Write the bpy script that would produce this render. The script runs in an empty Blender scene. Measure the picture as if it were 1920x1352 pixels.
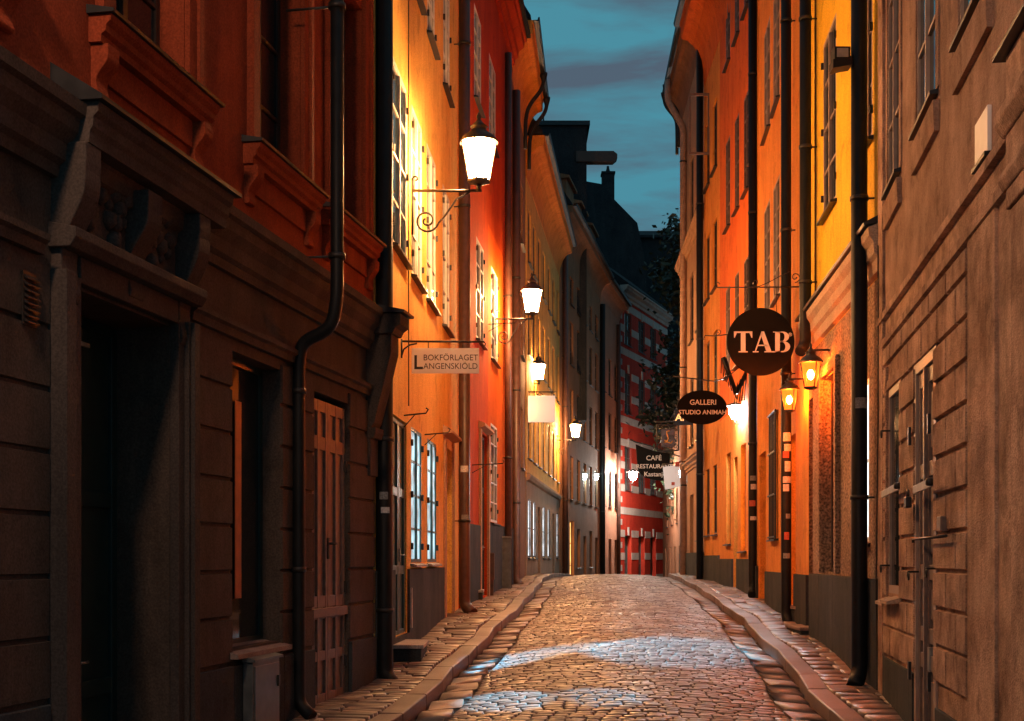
import bpy, math, random
from mathutils import Vector, Matrix
random.seed(7)
R = math.radians
S = bpy.context.scene
COL = S.collection

# ------------------------------------------------------------------ camera
F, CX, HY, EYE = 2400.0, 960.0, 1048.0, 1.5      # focal length in photo pixels, axis, horizon, eye height
cd = bpy.data.cameras.new('camera'); cam = bpy.data.objects.new('camera', cd); COL.objects.link(cam)
cam.location = (0, 0, EYE); cam.rotation_euler = (R(90), 0, 0)
cd.sensor_width = 36; cd.lens = 36 * F / 1920
cd.shift_y = (HY - 676) / 1920
cd.clip_end = 2000; cd.clip_start = 0.05
S.camera = cam

# ------------------------------------------------------------------ world, exposure
S.view_settings.view_transform = 'Standard'; S.view_settings.look = 'None'
S.view_settings.exposure = 0.45; S.view_settings.gamma = 1
w = bpy.data.worlds.new('World'); S.world = w; w.use_nodes = True
nt = w.node_tree; nt.nodes.clear(); N = nt.nodes.new; L = nt.links.new
wo = N('ShaderNodeOutputWorld'); bg = N('ShaderNodeBackground'); L(bg.outputs[0], wo.inputs[0])
tc = N('ShaderNodeTexCoord'); mp = N('ShaderNodeMapping'); mp.inputs['Scale'].default_value = (3.5, 1.0, 19)
mp.inputs['Location'].default_value = (0.3, 0.2, 0.9)
L(tc.outputs['Generated'], mp.inputs[0])
no = N('ShaderNodeTexNoise'); no.inputs['Scale'].default_value = 1.0; no.inputs['Detail'].default_value = 7
no.inputs['Roughness'].default_value = 0.55; no.inputs['Distortion'].default_value = 0.4
L(mp.outputs[0], no.inputs[0])
cr = N('ShaderNodeValToRGB'); L(no.outputs[0], cr.inputs[0])
cr.color_ramp.elements[0].position = 0.40; cr.color_ramp.elements[0].color = (0.050, 0.195, 0.255, 1)
cr.color_ramp.elements[1].position = 0.57; cr.color_ramp.elements[1].color = (0.060, 0.088, 0.122, 1)
sky = N('ShaderNodeTexSky'); sky.sky_type = 'NISHITA'; sky.sun_disc = False
sky.sun_elevation = R(-4); sky.sun_rotation = R(60)
sm_ = N('ShaderNodeVectorMath'); sm_.operation = 'SCALE'; sm_.inputs['Scale'].default_value = 0.05
L(sky.outputs[0], sm_.inputs[0])
ad = N('ShaderNodeVectorMath'); ad.operation = 'ADD'; L(cr.outputs[0], ad.inputs[0]); L(sm_.outputs[0], ad.inputs[1])
L(ad.outputs[0], bg.inputs[0]); bg.inputs[1].default_value = 1.0

LAMP_WARM = (1.0, 0.47, 0.17); LAMP_ORANGE = (1.0, 0.26, 0.009); LAMP_WHITE = (0.62, 0.95, 1.0)

# ------------------------------------------------------------------ helpers
def tag(o, label=None, cat=None, group=None, kind=None):
    if label: o['label'] = label
    if cat: o['category'] = cat
    if group: o['group'] = group
    if kind: o['kind'] = kind
    return o
def empty(name, loc=(0, 0, 0), label=None, cat=None, group=None):
    o = bpy.data.objects.new(name, None); COL.objects.link(o); o.location = loc
    return tag(o, label, cat, group)
def lerp(a, b, t): return a + (b - a) * t
def table(pts):
    def f(x):
        if x <= pts[0][0]:
            (a, b), (c, d) = pts[0], pts[1]; return b + (x - a) * (d - b) / (c - a)
        for (a, b), (c, d) in zip(pts, pts[1:]):
            if x <= c: return b + (x - a) * (d - b) / (c - a)
        (a, b), (c, d) = pts[-2], pts[-1]; return b + (x - a) * (d - b) / (c - a)
    return f
def smooth_table(pts, h=1.2):
    f = table(pts); return lambda x: (f(x - h) + f(x - h / 2) + f(x) + f(x + h / 2) + f(x + h)) / 5
gz = smooth_table([(0, -.62), (7, -.37), (12.8, -.12), (14.9, 0), (16, .08), (19.2, .26), (24.5, .46), (32, .68),
                   (40, .84), (45, .88), (50, .80), (60, .35), (80, -1.0), (120, -4)])

class W:
    """vertical wall plane: u runs along it away from the viewer, n stands off it toward the street"""
    def __init__(s, a, b, side):
        s.a = Vector((a[0], a[1])); s.b = Vector((b[0], b[1])); s.L = (s.b - s.a).length
        s.d = (s.b - s.a) / s.L
        s.n = Vector((s.d.y, -s.d.x)) if side == 'L' else Vector((-s.d.y, s.d.x)); s.side = side
    def P(s, u, n, z):
        q = s.a + s.d * u + s.n * n; return Vector((q.x, q.y, z))
    def U(s, px, n=0):
        k = (px - CX) / F; o = s.a + s.n * n
        return (k * o.y - o.x) / (s.d.x - k * s.d.y)
    def Z(s, px, py, n=0):
        return EYE + (HY - py) / F * s.P(s.U(px, n), n, 0).y
    def uY(s, Y): return (Y - s.a.y) / s.d.y

SPLIT = {'plinth', 'hinge', 'gutter_spout', 'gutter_hopper', 'broken_sill'}
class MB:
    def __init__(s): s.v = []; s.f = []; s.sm = []
    def quad(s, *p):
        i = len(s.v); s.v += [tuple(q) for q in p]; s.f.append(tuple(range(i, i + len(p)))); s.sm.append(False)
    def hexa(s, c):
        i = len(s.v); s.v += [tuple(q) for q in c]
        for q in ((0, 3, 2, 1), (4, 5, 6, 7), (0, 1, 5, 4), (1, 2, 6, 5), (2, 3, 7, 6), (3, 0, 4, 7)):
            s.f.append(tuple(i + k for k in q)); s.sm.append(False)
        return s
    def wb(s, w, u0, u1, n0, n1, z0, z1):
        return s.hexa([w.P(u0, n0, z0), w.P(u1, n0, z0), w.P(u1, n1, z0), w.P(u0, n1, z0),
                       w.P(u0, n0, z1), w.P(u1, n0, z1), w.P(u1, n1, z1), w.P(u0, n1, z1)])
    def box(s, x0, x1, y0, y1, z0, z1):
        return s.hexa([(x0, y0, z0), (x1, y0, z0), (x1, y1, z0), (x0, y1, z0), (x0, y0, z1), (x1, y0, z1), (x1, y1, z1), (x0, y1, z1)])
    def prism(s, A, B, smooth=False):
        i = len(s.v); n = len(A); s.v += [tuple(q) for q in A] + [tuple(q) for q in B]
        for k in range(n):
            j = (k + 1) % n; s.f.append((i + k, i + j, i + n + j, i + n + k)); s.sm.append(smooth)
        s.f.append(tuple(i + k for k in range(n))[::-1]); s.sm.append(False)
        s.f.append(tuple(i + n + k for k in range(n))); s.sm.append(False)
        return s
    def prof(s, w, u0, u1, poly):
        return s.prism([w.P(u0, a, b) for a, b in poly], [w.P(u1, a, b) for a, b in poly])
    def tube(s, pts, r, seg=10, cap=True):
        pts = [Vector(p) for p in pts]; n = len(pts); rr = r if isinstance(r, (list, tuple)) else [r] * n
        i0 = len(s.v); up = None
        for k, p in enumerate(pts):
            t = ((pts[min(k + 1, n - 1)] - pts[max(k - 1, 0)])).normalized()
            if up is None:
                up = Vector((0, 0, 1)) if abs(t.z) < .9 else Vector((1, 0, 0))
            x = t.cross(up).normalized(); y = x.cross(t).normalized(); up = y
            for q in range(seg):
                a = 2 * math.pi * q / seg
                s.v.append(tuple(p + (x * math.cos(a) + y * math.sin(a)) * rr[k]))
        for k in range(n - 1):
            for q in range(seg):
                a = i0 + k * seg + q; b = i0 + k * seg + (q + 1) % seg
                s.f.append((a, b, b + seg, a + seg)); s.sm.append(True)
        if cap:
            s.f.append(tuple(i0 + q for q in range(seg))[::-1]); s.sm.append(False)
            s.f.append(tuple(i0 + (n - 1) * seg + q for q in range(seg))); s.sm.append(False)
        return s
    def lathe(s, c, prof, seg=12, smooth=True, rot=0):
        i0 = len(s.v)
        for r, z in prof:
            for q in range(seg):
                a = 2 * math.pi * q / seg + rot
                s.v.append((c[0] + r * math.cos(a), c[1] + r * math.sin(a), c[2] + z))
        for k in range(len(prof) - 1):
            for q in range(seg):
                a = i0 + k * seg + q; b = i0 + k * seg + (q + 1) % seg
                s.f.append((a, b, b + seg, a + seg)); s.sm.append(smooth)
        s.f.append(tuple(i0 + q for q in range(seg))[::-1]); s.sm.append(False)
        s.f.append(tuple(i0 + (len(prof) - 1) * seg + q for q in range(seg))); s.sm.append(False)
        return s
    def build(s, name, m, parent=None, bevel=0):
        if name in SPLIT:
            par = list(range(len(s.v)))
            def find(a):
                while par[a] != a: par[a] = par[par[a]]; a = par[a]
                return a
            for f in s.f:
                for q in f[1:]: par[find(q)] = find(f[0])
            roots = sorted({find(i) for i in range(len(s.v))})
            if len(roots) > 1:
                out = []
                for r in roots:
                    m2 = MB(); mp = {}
                    for i, v in enumerate(s.v):
                        if find(i) == r: mp[i] = len(m2.v); m2.v.append(v)
                    for f, g in zip(s.f, s.sm):
                        if f[0] in mp: m2.f.append(tuple(mp[q] for q in f)); m2.sm.append(g)
                    out.append(m2._build(name, m, parent, bevel))
                return out[0]
        return s._build(name, m, parent, bevel)
    def _build(s, name, m, parent=None, bevel=0):
        me = bpy.data.meshes.new(name); me.from_pydata(s.v, [], s.f); me.validate(); 
        if len(me.polygons) == len(s.sm): me.polygons.foreach_set('use_smooth', s.sm)
        me.update()
        me.materials.append(m); o = bpy.data.objects.new(name, me); COL.objects.link(o)
        if parent:
            o.parent = parent; p = parent; t = Vector()
            while p: t += p.location; p = p.parent
            me.transform(Matrix.Translation(-t))
        if bevel:
            md = o.modifiers.new('bevel', 'BEVEL'); md.width = bevel; md.segments = 2; md.limit_method = 'ANGLE'
        return o

# ------------------------------------------------------------------ materials
M = {}
def newmat(name):
    m = bpy.data.materials.new(name); m.use_nodes = True; t = m.node_tree; b = t.nodes['Principled BSDF']; return m, t, b
def plaster(name, c1, c2, rough=.85, bump=.25, scale=1.0, streak=.5, grain=60, c3=None, dirt=.35, speck=.22):
    m, t, b = newmat(name); N = t.nodes.new; L = t.links.new
    g = N('ShaderNodeNewGeometry')
    n1 = N('ShaderNodeTexNoise'); n1.inputs['Scale'].default_value = .9 * scale; n1.inputs['Detail'].default_value = 8; n1.inputs['Roughness'].default_value = .65
    L(g.outputs['Position'], n1.inputs[0])
    mp = N('ShaderNodeMapping'); mp.inputs['Scale'].default_value = (2.6 * scale, 2.6 * scale, .5 * scale); L(g.outputs['Position'], mp.inputs[0])
    n2 = N('ShaderNodeTexNoise'); n2.inputs['Scale'].default_value = 1; n2.inputs['Detail'].default_value = 9; n2.inputs['Roughness'].default_value = .68; n2.inputs['Distortion'].default_value = .6; L(mp.outputs[0], n2.inputs[0])
    mx = N('ShaderNodeMix'); mx.data_type = 'FLOAT'; mx.inputs[0].default_value = streak
    L(n1.outputs[0], mx.inputs[2]); L(n2.outputs[0], mx.inputs[3])
    cr = N('ShaderNodeValToRGB'); cr.color_ramp.elements[0].position = .40; cr.color_ramp.elements[1].position = .60
    cr.color_ramp.elements[0].color = (*c1, 1); cr.color_ramp.elements[1].color = (*c2, 1); L(mx.outputs[0], cr.inputs[0])
    # blotches of wear
    n4 = N('ShaderNodeTexNoise'); n4.inputs['Scale'].default_value = 2.7; n4.inputs['Detail'].default_value = 10; n4.inputs['Roughness'].default_value = .7
    L(g.outputs['Position'], n4.inputs[0])
    r4 = N('ShaderNodeMapRange'); r4.inputs[1].default_value = .54; r4.inputs[2].default_value = .68; L(n4.outputs[0], r4.inputs[0])
    mm = N('ShaderNodeMath'); mm.operation = 'MULTIPLY'; mm.inputs[1].default_value = dirt; L(r4.outputs[0], mm.inputs[0])
    mc = N('ShaderNodeMix'); mc.data_type = 'RGBA'; L(mm.outputs[0], mc.inputs[0]); L(cr.outputs[0], mc.inputs[6])
    mc.inputs[7].default_value = (*(c3 or tuple(v * .45 for v in c1)), 1)
    n3 = N('ShaderNodeTexNoise'); n3.inputs['Scale'].default_value = grain; n3.inputs['Detail'].default_value = 4; L(g.outputs['Position'], n3.inputs[0])
    sr = N('ShaderNodeMapRange'); sr.inputs[1].default_value = .35; sr.inputs[2].default_value = .65; sr.inputs[3].default_value = 1 - speck; sr.inputs[4].default_value = 1 + speck; L(n3.outputs[0], sr.inputs[0])
    sc_ = N('ShaderNodeVectorMath'); sc_.operation = 'SCALE'; L(mc.outputs[2], sc_.inputs[0]); L(sr.outputs[0], sc_.inputs['Scale']); L(sc_.outputs[0], b.inputs['Base Color'])
    sm = N('ShaderNodeMath'); sm.operation = 'MULTIPLY_ADD'; sm.inputs[1].default_value = 3.0; L(n4.outputs[0], sm.inputs[0]); L(n3.outputs[0], sm.inputs[2])
    bp = N('ShaderNodeBump'); bp.inputs['Strength'].default_value = bump; bp.inputs['Distance'].default_value = .012; L(sm.outputs[0], bp.inputs['Height'])
    L(bp.outputs[0], b.inputs['Normal']); b.inputs['Roughness'].default_value = rough; b.inputs['Specular IOR Level'].default_value = .12
    M[name] = m
def paint(name, col, rough=.5, metal=0, var=.3, bump=.1, scale=8, spec=.5):
    m, t, b = newmat(name); b.inputs['Specular IOR Level'].default_value = spec; N = t.nodes.new; L = t.links.new
    g = N('ShaderNodeNewGeometry'); n = N('ShaderNodeTexNoise'); n.inputs['Scale'].default_value = scale; n.inputs['Detail'].default_value = 7
    L(g.outputs['Position'], n.inputs[0])
    cr = N('ShaderNodeValToRGB'); cr.color_ramp.elements[0].position = .3; cr.color_ramp.elements[1].position = .7
    cr.color_ramp.elements[0].color = (*[v * (1 - var) for v in col], 1); cr.color_ramp.elements[1].color = (*[min(1, v * (1 + var)) for v in col], 1)
    L(n.outputs[0], cr.inputs[0]); L(cr.outputs[0], b.inputs['Base Color'])
    rr = N('ShaderNodeMapRange'); rr.inputs[3].default_value = max(0, rough - .12); rr.inputs[4].default_value = min(1, rough + .15); L(n.outputs[0], rr.inputs[0]); L(rr.outputs[0], b.inputs['Roughness'])
    bp = N('ShaderNodeBump'); bp.inputs['Strength'].default_value = bump; bp.inputs['Distance'].default_value = .004; L(n.outputs[0], bp.inputs['Height']); L(bp.outputs[0], b.inputs['Normal'])
    b.inputs['Metallic'].default_value = metal; M[name] = m
def glow(name, col, s, var=0):
    m, t, b = newmat(name); b.inputs['Base Color'].default_value = (.5, .5, .5, 1); b.inputs['Roughness'].default_value = .2
    b.inputs['Emission Color'].default_value = (*col, 1); b.inputs['Emission Strength'].default_value = s
    if var:
        N = t.nodes.new; L = t.links.new; g = N('ShaderNodeNewGeometry'); n = N('ShaderNodeTexNoise'); n.inputs['Scale'].default_value = 3.2; n.inputs['Detail'].default_value = 3
        L(g.outputs['Position'], n.inputs[0]); r = N('ShaderNodeMapRange'); r.inputs[1].default_value = .35; r.inputs[2].default_value = .65
        r.inputs[3].default_value = s * (1 - var); r.inputs[4].default_value = s * (1 + var); L(n.outputs[0], r.inputs[0]); L(r.outputs[0], b.inputs['Emission Strength'])
    M[name] = m
def glassy(name, col=(.015, .02, .022), rough=.06):
    m, t, b = newmat(name); N = t.nodes.new; L = t.links.new
    b.inputs['Base Color'].default_value = (*col, 1); b.inputs['Roughness'].default_value = rough; b.inputs['IOR'].default_value = 1.6
    g = N('ShaderNodeNewGeometry'); n = N('ShaderNodeTexNoise'); n.inputs['Scale'].default_value = 1.6; n.inputs['Detail'].default_value = 1
    L(g.outputs['Position'], n.inputs[0]); bp = N('ShaderNodeBump'); bp.inputs['Strength'].default_value = .12; bp.inputs['Distance'].default_value = .02
    L(n.outputs[0], bp.inputs['Height']); L(bp.outputs[0], b.inputs['Normal']); M[name] = m

plaster('brown_render', (.060, .046, .037), (.10, .077, .063), dirt=.4)
plaster('red_brown_render', (.20, .038, .016), (.29, .058, .023))
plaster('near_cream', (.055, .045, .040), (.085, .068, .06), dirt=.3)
plaster('plinth_blue', (.035, .045, .05), (.06, .07, .075), dirt=.5)
plaster('yellow_render', (.66, .36, .085), (.78, .46, .12), dirt=.55, streak=.7)
plaster('plinth_grey', (.035, .042, .045), (.065, .068, .068), dirt=.5)
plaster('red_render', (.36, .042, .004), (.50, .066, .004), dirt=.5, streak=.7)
plaster('orange_render', (.66, .23, .04), (.80, .32, .06), dirt=.55, streak=.7)
plaster('deep_orange_render', (.62, .12, .02), (.75, .18, .03), dirt=.55, streak=.7)
plaster('bright_yellow_render', (.74, .42, .02), (.85, .52, .03), dirt=.55, streak=.6)
plaster('tan_render', (.36, .21, .13), (.46, .28, .18), dirt=.3)
plaster('brick_brown_render', (.24, .115, .06), (.32, .155, .085), dirt=.4)
plaster('pink_render', (.40, .20, .13), (.48, .25, .165), dirt=.3)
plaster('right_brown_render', (.26, .15, .10), (.64, .42, .29), dirt=.7, bump=1.2, streak=.22, scale=2.0, speck=.14, c3=(.11, .06, .04))
plaster('right_course_render', (.28, .165, .11), (.48, .31, .22), dirt=.7, bump=.9, streak=.25, scale=1.8, speck=.14, c3=(.14, .08, .05))
plaster('lamplit_red_render', (.44, .07, .005), (.58, .105, .007), dirt=.5, streak=.6)
plaster('pebble_dash', (.22, .14, .09), (.36, .24, .16), bump=1.0, grain=32, dirt=.5, speck=.6)
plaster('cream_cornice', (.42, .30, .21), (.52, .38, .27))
plaster('red_stripe_brick', (.42, .035, .02), (.55, .055, .03), grain=30)
plaster('pale_stone', (.40, .36, .33), (.52, .48, .44))
plaster('granite', (.20, .15, .13), (.34, .26, .22), grain=110, bump=.5)
plaster('dark_tile', (.02, .022, .026), (.035, .037, .04), grain=14, bump=.7)
plaster('tan_stone', (.30, .20, .13), (.40, .27, .19), dirt=.3)
plaster('grey_stone', (.24, .22, .20), (.34, .31, .28), dirt=.4)
paint('black_metal', (.009, .010, .011), .5, .0, .3, spec=.22)
paint('iron', (.02, .017, .015), .5)
paint('sheet_metal', (.025, .028, .032), .45, .4)
paint('brown_pipe', (.075, .035, .025), .42)
paint('tan_pipe', (.40, .24, .17), .5, 0, .25)
paint('dark_green_wood', (.012, .03, .028), .4)
paint('teal_wood', (.035, .085, .085), .4)
paint('brown_wood', (.17, .115, .09), .5, 0, .25, .3, 14)
paint('faded_frame', (.36, .26, .20), .5, 0, .15)
paint('white_wood', (.62, .58, .53), .45, 0, .12)
paint('dark_wood', (.045, .022, .014), .5)
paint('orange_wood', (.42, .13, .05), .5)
paint('grey_cabinet', (.11, .12, .12), .45, .2)
paint('pale_cabinet', (.25, .25, .24), .5, 0)
paint('sign_white', (.86, .84, .80), .5, 0, .05)
paint('sign_black', (.006, .0055, .0055), .7, 0, .2, spec=.12)
paint('sign_letter', (.72, .68, .66), .5, 0, .05)
paint('sign_dark_letter', (.03, .028, .028), .5)
paint('gold', (.65, .30, .06), .35, .3, .1)
paint('sticker_white', (.6, .58, .55), .6, 0, .3, .1, 40)
paint('sticker_red', (.5, .09, .05), .6, 0, .3, .1, 40)
paint('sticker_grey', (.22, .22, .21), .6, 0, .5, .1, 60)
paint('chrome', (.45, .43, .41), .3, .8)
paint('bark', (.05, .038, .03), .9, 0, .4, .8, 10)
glassy('glass'); glassy('glass_blue', (.02, .035, .045), .05)
glow('lit_blue', (.42, .80, .92), .62, .75)
glow('lit_white', (.85, .95, 1.0), 1.7, .55)
glow('lit_warm', (1.0, .42, .10), 1.8, .4)
glow('lit_warm_dim', (1.0, .35, .08), .45, .5)
glow('pane_reflection_glow', (1.0, .22, .07), .16, .4)
glow('lamp_glass', LAMP_WARM, 450)
glow('lamp_glass_far', LAMP_WARM, 620)
glow('lamp_glass_orange', LAMP_ORANGE, 75)
glow('lamp_glass_white', LAMP_WHITE, 110)
glow('lamp_glass_bright', (.85, .95, 1.0), 420)
glow('lamp_glass_far_white', (1.0, .88, .78), 800)
glow('lamp_glass_entrance', (1.0, .56, .33), 300)
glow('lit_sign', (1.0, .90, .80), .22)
glow('amber_bulb', (1.0, .27, .035), 1300)
def amber():
    m = bpy.data.materials.new('amber_glass'); m.use_nodes = True; t = m.node_tree; t.nodes.clear(); N = t.nodes.new; L = t.links.new
    o = N('ShaderNodeOutputMaterial'); a = N('ShaderNodeAddShader'); e = N('ShaderNodeEmission'); q = N('ShaderNodeBsdfTransparent')
    e.inputs[0].default_value = (1, .17, .015, 1); e.inputs[1].default_value = 1.2; q.inputs[0].default_value = (.9, .42, .20, 1)
    L(e.outputs[0], a.inputs[0]); L(q.outputs[0], a.inputs[1]); L(a.outputs[0], o.inputs[0]); M['amber_glass'] = m
amber()
def translucent_board():
    m = M['sign_white'].copy(); t = m.node_tree; N = t.nodes.new; L = t.links.new; M['translucent_board'] = m
    b = t.nodes['Principled BSDF']; o = [x for x in t.nodes if x.type == 'OUTPUT_MATERIAL'][0]
    tr = N('ShaderNodeBsdfTranslucent'); tr.inputs[0].default_value = (.9, .88, .85, 1); mx = N('ShaderNodeMixShader'); mx.inputs[0].default_value = .6
    L(b.outputs[0], mx.inputs[1]); L(tr.outputs[0], mx.inputs[2]); L(mx.outputs[0], o.inputs[0])
translucent_board()

def leafmat():
    m, t, b = newmat('leaf'); N = t.nodes.new; L = t.links.new
    g = N('ShaderNodeNewGeometry'); n = N('ShaderNodeTexNoise'); n.inputs['Scale'].default_value = 1.3
    L(g.outputs['Position'], n.inputs[0]); cr = N('ShaderNodeValToRGB'); cr.color_ramp.elements[0].color = (.008, .018, .010, 1); cr.color_ramp.elements[1].color = (.025, .042, .02, 1)
    cr.color_ramp.elements[0].position = .35; cr.color_ramp.elements[1].position = .65
    L(n.outputs[0], cr.inputs[0]); L(cr.outputs[0], b.inputs['Base Color']); b.inputs['Roughness'].default_value = .45; M['leaf'] = m
leafmat()

def stonemat(name, ca, cb, cc, rough=.42):
    m, t, b = newmat(name); N = t.nodes.new; L = t.links.new
    at = N('ShaderNodeAttribute'); at.attribute_name = 'tone'
    cr = N('ShaderNodeValToRGB'); e = cr.color_ramp.elements; e[0].color = (*ca, 1); e[0].position = 0; e[1].color = (*cc, 1); e[1].position = 1
    x = e.new(.5); x.color = (*cb, 1); L(at.outputs['Fac'], cr.inputs[0])
    g = N('ShaderNodeNewGeometry'); n = N('ShaderNodeTexNoise'); n.inputs['Scale'].default_value = 38; n.inputs['Detail'].default_value = 6; n.inputs['Roughness'].default_value = .7
    L(g.outputs['Position'], n.inputs[0]); mr = N('ShaderNodeMapRange'); mr.inputs[3].default_value = .55; mr.inputs[4].default_value = 1.4; L(n.outputs[0], mr.inputs[0])
    mu = N('ShaderNodeVectorMath'); mu.operation = 'SCALE'; L(cr.outputs[0], mu.inputs[0]); L(mr.outputs[0], mu.inputs['Scale']); L(mu.outputs[0], b.inputs['Base Color'])
    n2 = N('ShaderNodeTexNoise'); n2.inputs['Scale'].default_value = 1.1; n2.inputs['Detail'].default_value = 5; L(g.outputs['Position'], n2.inputs[0])
    r2 = N('ShaderNodeMapRange'); r2.inputs[1].default_value = .3; r2.inputs[2].default_value = .7; r2.inputs[3].default_value = rough - .1; r2.inputs[4].default_value = rough + .16; L(n2.outputs[0], r2.inputs[0]); L(r2.outputs[0], b.inputs['Roughness'])
    bp = N('ShaderNodeBump'); bp.inputs['Strength'].default_value = .45; bp.inputs['Distance'].default_value = .006; L(n.outputs[0], bp.inputs['Height']); L(bp.outputs[0], b.inputs['Normal'])
    M[name] = m
stonemat('cobble', (.12, .09, .078), (.21, .16, .135), (.32, .25, .215), .42)
stonemat('gutter_stone', (.21, .15, .12), (.27, .195, .16), (.33, .245, .20), .5)
stonemat('kerb_stone', (.13, .085, .07), (.17, .11, .09), (.21, .145, .12), .55)
stonemat('sett', (.10, .065, .05), (.19, .125, .10), (.30, .20, .16), .42)

# ------------------------------------------------------------------ plan of the street
A1 = W((-3.608, 4.0), (-1.613, 14.9), 'L')         # near left house
A2 = W((-1.598, 14.92), (-1.02, 24.5), 'L')        # yellow
A3 = W((-.945, 24.52), (0.0, 33.98), 'L')          # red
A4 = W((.0, 34.0), (.42, 39.9), 'L')
A5 = W((.45, 39.92), (1.05, 45.5), 'L')
A5b = W((1.05, 45.5), (2.0, 54.0), 'L')
A6 = W((2.02, 54.02), (4.7, 68.0), 'L')
A7 = W((4.72, 68.02), (6.3, 75.0), 'L')
A8 = W((6.35, 75.2), (10.3, 85.0), 'L')
B1 = W((2.43, 4.0), (4.03, 14.0), 'R')
B2 = W((4.072, 14.02), (4.592, 19.8), 'R')
B3 = W((4.593, 19.81), (5.384, 28.6), 'R')
B4 = W((5.385, 28.62), (5.60, 34.48), 'R')
B5 = W((5.60, 34.5), (5.70, 37.98), 'R')
B6 = W((5.70, 38.0), (6.05, 46.0), 'R')
B7 = W((8.7, 64.0), (9.9, 84.0), 'R')

kl = smooth_table([(0, -2.9), (7.4, -1.95), (12.9, -1.06), (14.5, -.80), (19.3, -.36), (25, .15), (33, .65), (40, 1.03), (46, 1.55), (55, 3.3), (68, 5.8), (76, 7.4), (90, 11)])
kr = smooth_table([(0, 2.1), (7.4, 2.78), (12.9, 3.2), (16.8, 3.52), (22.8, 4.04), (31.5, 4.67), (42, 5.35), (46, 5.6), (55, 6.9), (64, 8.1), (84, 9.5)])
def wob(Y, k): return .03 * math.sin(Y * 1.1 + k) + .014 * math.sin(Y * 2.7 + 2 * k)
def KL(Y): return kl(Y) + wob(Y, 0)
def KR(Y): return kr(Y) + wob(Y, 2.2)
GW = .40
def swale(x, y):
    return .022 * math.sin(y * .9 + x * .25) + .016 * math.sin(y * 1.9 - x * .5 + 1) + .007 * math.sin(3.7 * y + 2 * x)
def roadz(x, Y):
    a, b = KL(Y), KR(Y); s = (x - a) / (b - a); s = min(1, max(0, s))
    return gz(Y) + .11 * (1 - (2 * s - 1) ** 2) - .04 + swale(x, Y) * max(0, min(1, (min(s, 1 - s) - .11) * 6))

# ------------------------------------------------------------------ ground
def ground_sheet():
    mb = MB(); ys = [-8 + 1.0 * i for i in range(0, 70)] + [65, 75, 90, 120, 180, 300, 600]
    xs = [-600, -80, -20, -8, -4, 0, 4, 8, 20, 80, 600]
    for j, y in enumerate(ys):
        for x in xs: mb.v.append((x, y, (gz(y) if y < 120 else -4) - .14))
    n = len(xs)
    for j in range(len(ys) - 1):
        for i in range(n - 1):
            mb.f.append((j * n + i, j * n + i + 1, (j + 1) * n + i + 1, (j + 1) * n + i)); mb.sm.append(True)
    tag(mb.build('ground', M['dark_tile']), kind='structure')
ground_sheet()
paint('grout', (.035, .027, .023), .9, 0, .4, .6, 30)
def strip(name, fa, fb, fz, y0, y1, m, nx=8, dy=.25):
    mb = MB(); k = int((y1 - y0) / dy) + 1
    for j in range(k + 1):
        y = y0 + (y1 - y0) * j / k; a, b = fa(y), fb(y)
        for i in range(nx + 1):
            x = a + (b - a) * i / nx; mb.v.append((x, y, fz(x, y)))
    for j in range(k):
        for i in range(nx):
            q = j * (nx + 1) + i; mb.f.append((q, q + 1, q + nx + 2, q + nx + 1)); mb.sm.append(True)
    return mb
strip('road', KL, KR, lambda x, y: roadz(x, y) - .022, -6, 84, None)
class Stones(MB):
    def __init__(s): super().__init__(); s.t = []
    def add(s, c, base=-.03, top=.008, inset=.87, jit=.006, dome=.0035, tone=None, rt=.14, tilt=.035):
        """c: four corner (x,y,z)"""
        tone = random.random() if tone is None else tone
        cx = sum(p[0] for p in c) / 4; cy = sum(p[1] for p in c) / 4; cz = sum(p[2] for p in c) / 4
        ring = []
        for k in range(4):
            a, b = c[k], c[(k + 1) % 4]
            ln_ = math.dist(a[:2], b[:2]); tt = min(.14, rt / max(ln_, .01)) if rt < .14 else .14
            for t in (tt, 1 - tt):
                ring.append((lerp(a[0], b[0], t) + random.uniform(-jit, jit), lerp(a[1], b[1], t) + random.uniform(-jit, jit), lerp(a[2], b[2], t)))
        i = len(s.v); tz = random.uniform(-jit, jit) * .9; tx = random.uniform(-tilt, tilt); ty = random.uniform(-tilt, tilt)
        for p in ring: s.v.append((p[0], p[1], p[2] + base))
        for p in ring: s.v.append((lerp(cx, p[0], .965), lerp(cy, p[1], .965), p[2] + top - dome * 1.3 + tz))
        for p in ring:
            x, y = lerp(cx, p[0], inset), lerp(cy, p[1], inset)
            s.v.append((x, y, lerp(cz, p[2], inset) + top + tz + (x - cx) * tx + (y - cy) * ty))
        s.v.append((cx, cy, cz + top + dome + tz))
        for r in (0, 8):
            for k in range(8):
                a = i + r + k; b = i + r + (k + 1) % 8; s.f.append((a, b, b + 8, a + 8)); s.sm.append(True)
        for k in range(8): s.f.append((i + 16 + k, i + 16 + (k + 1) % 8, i + 24)); s.sm.append(True)
        s.t += [tone] * 25
    def build(s, name, m, parent=None):
        o = super().build(name, m, parent); a = o.data.attributes.new('tone', 'FLOAT', 'POINT'); a.data.foreach_set('value', s.t); return o
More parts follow.
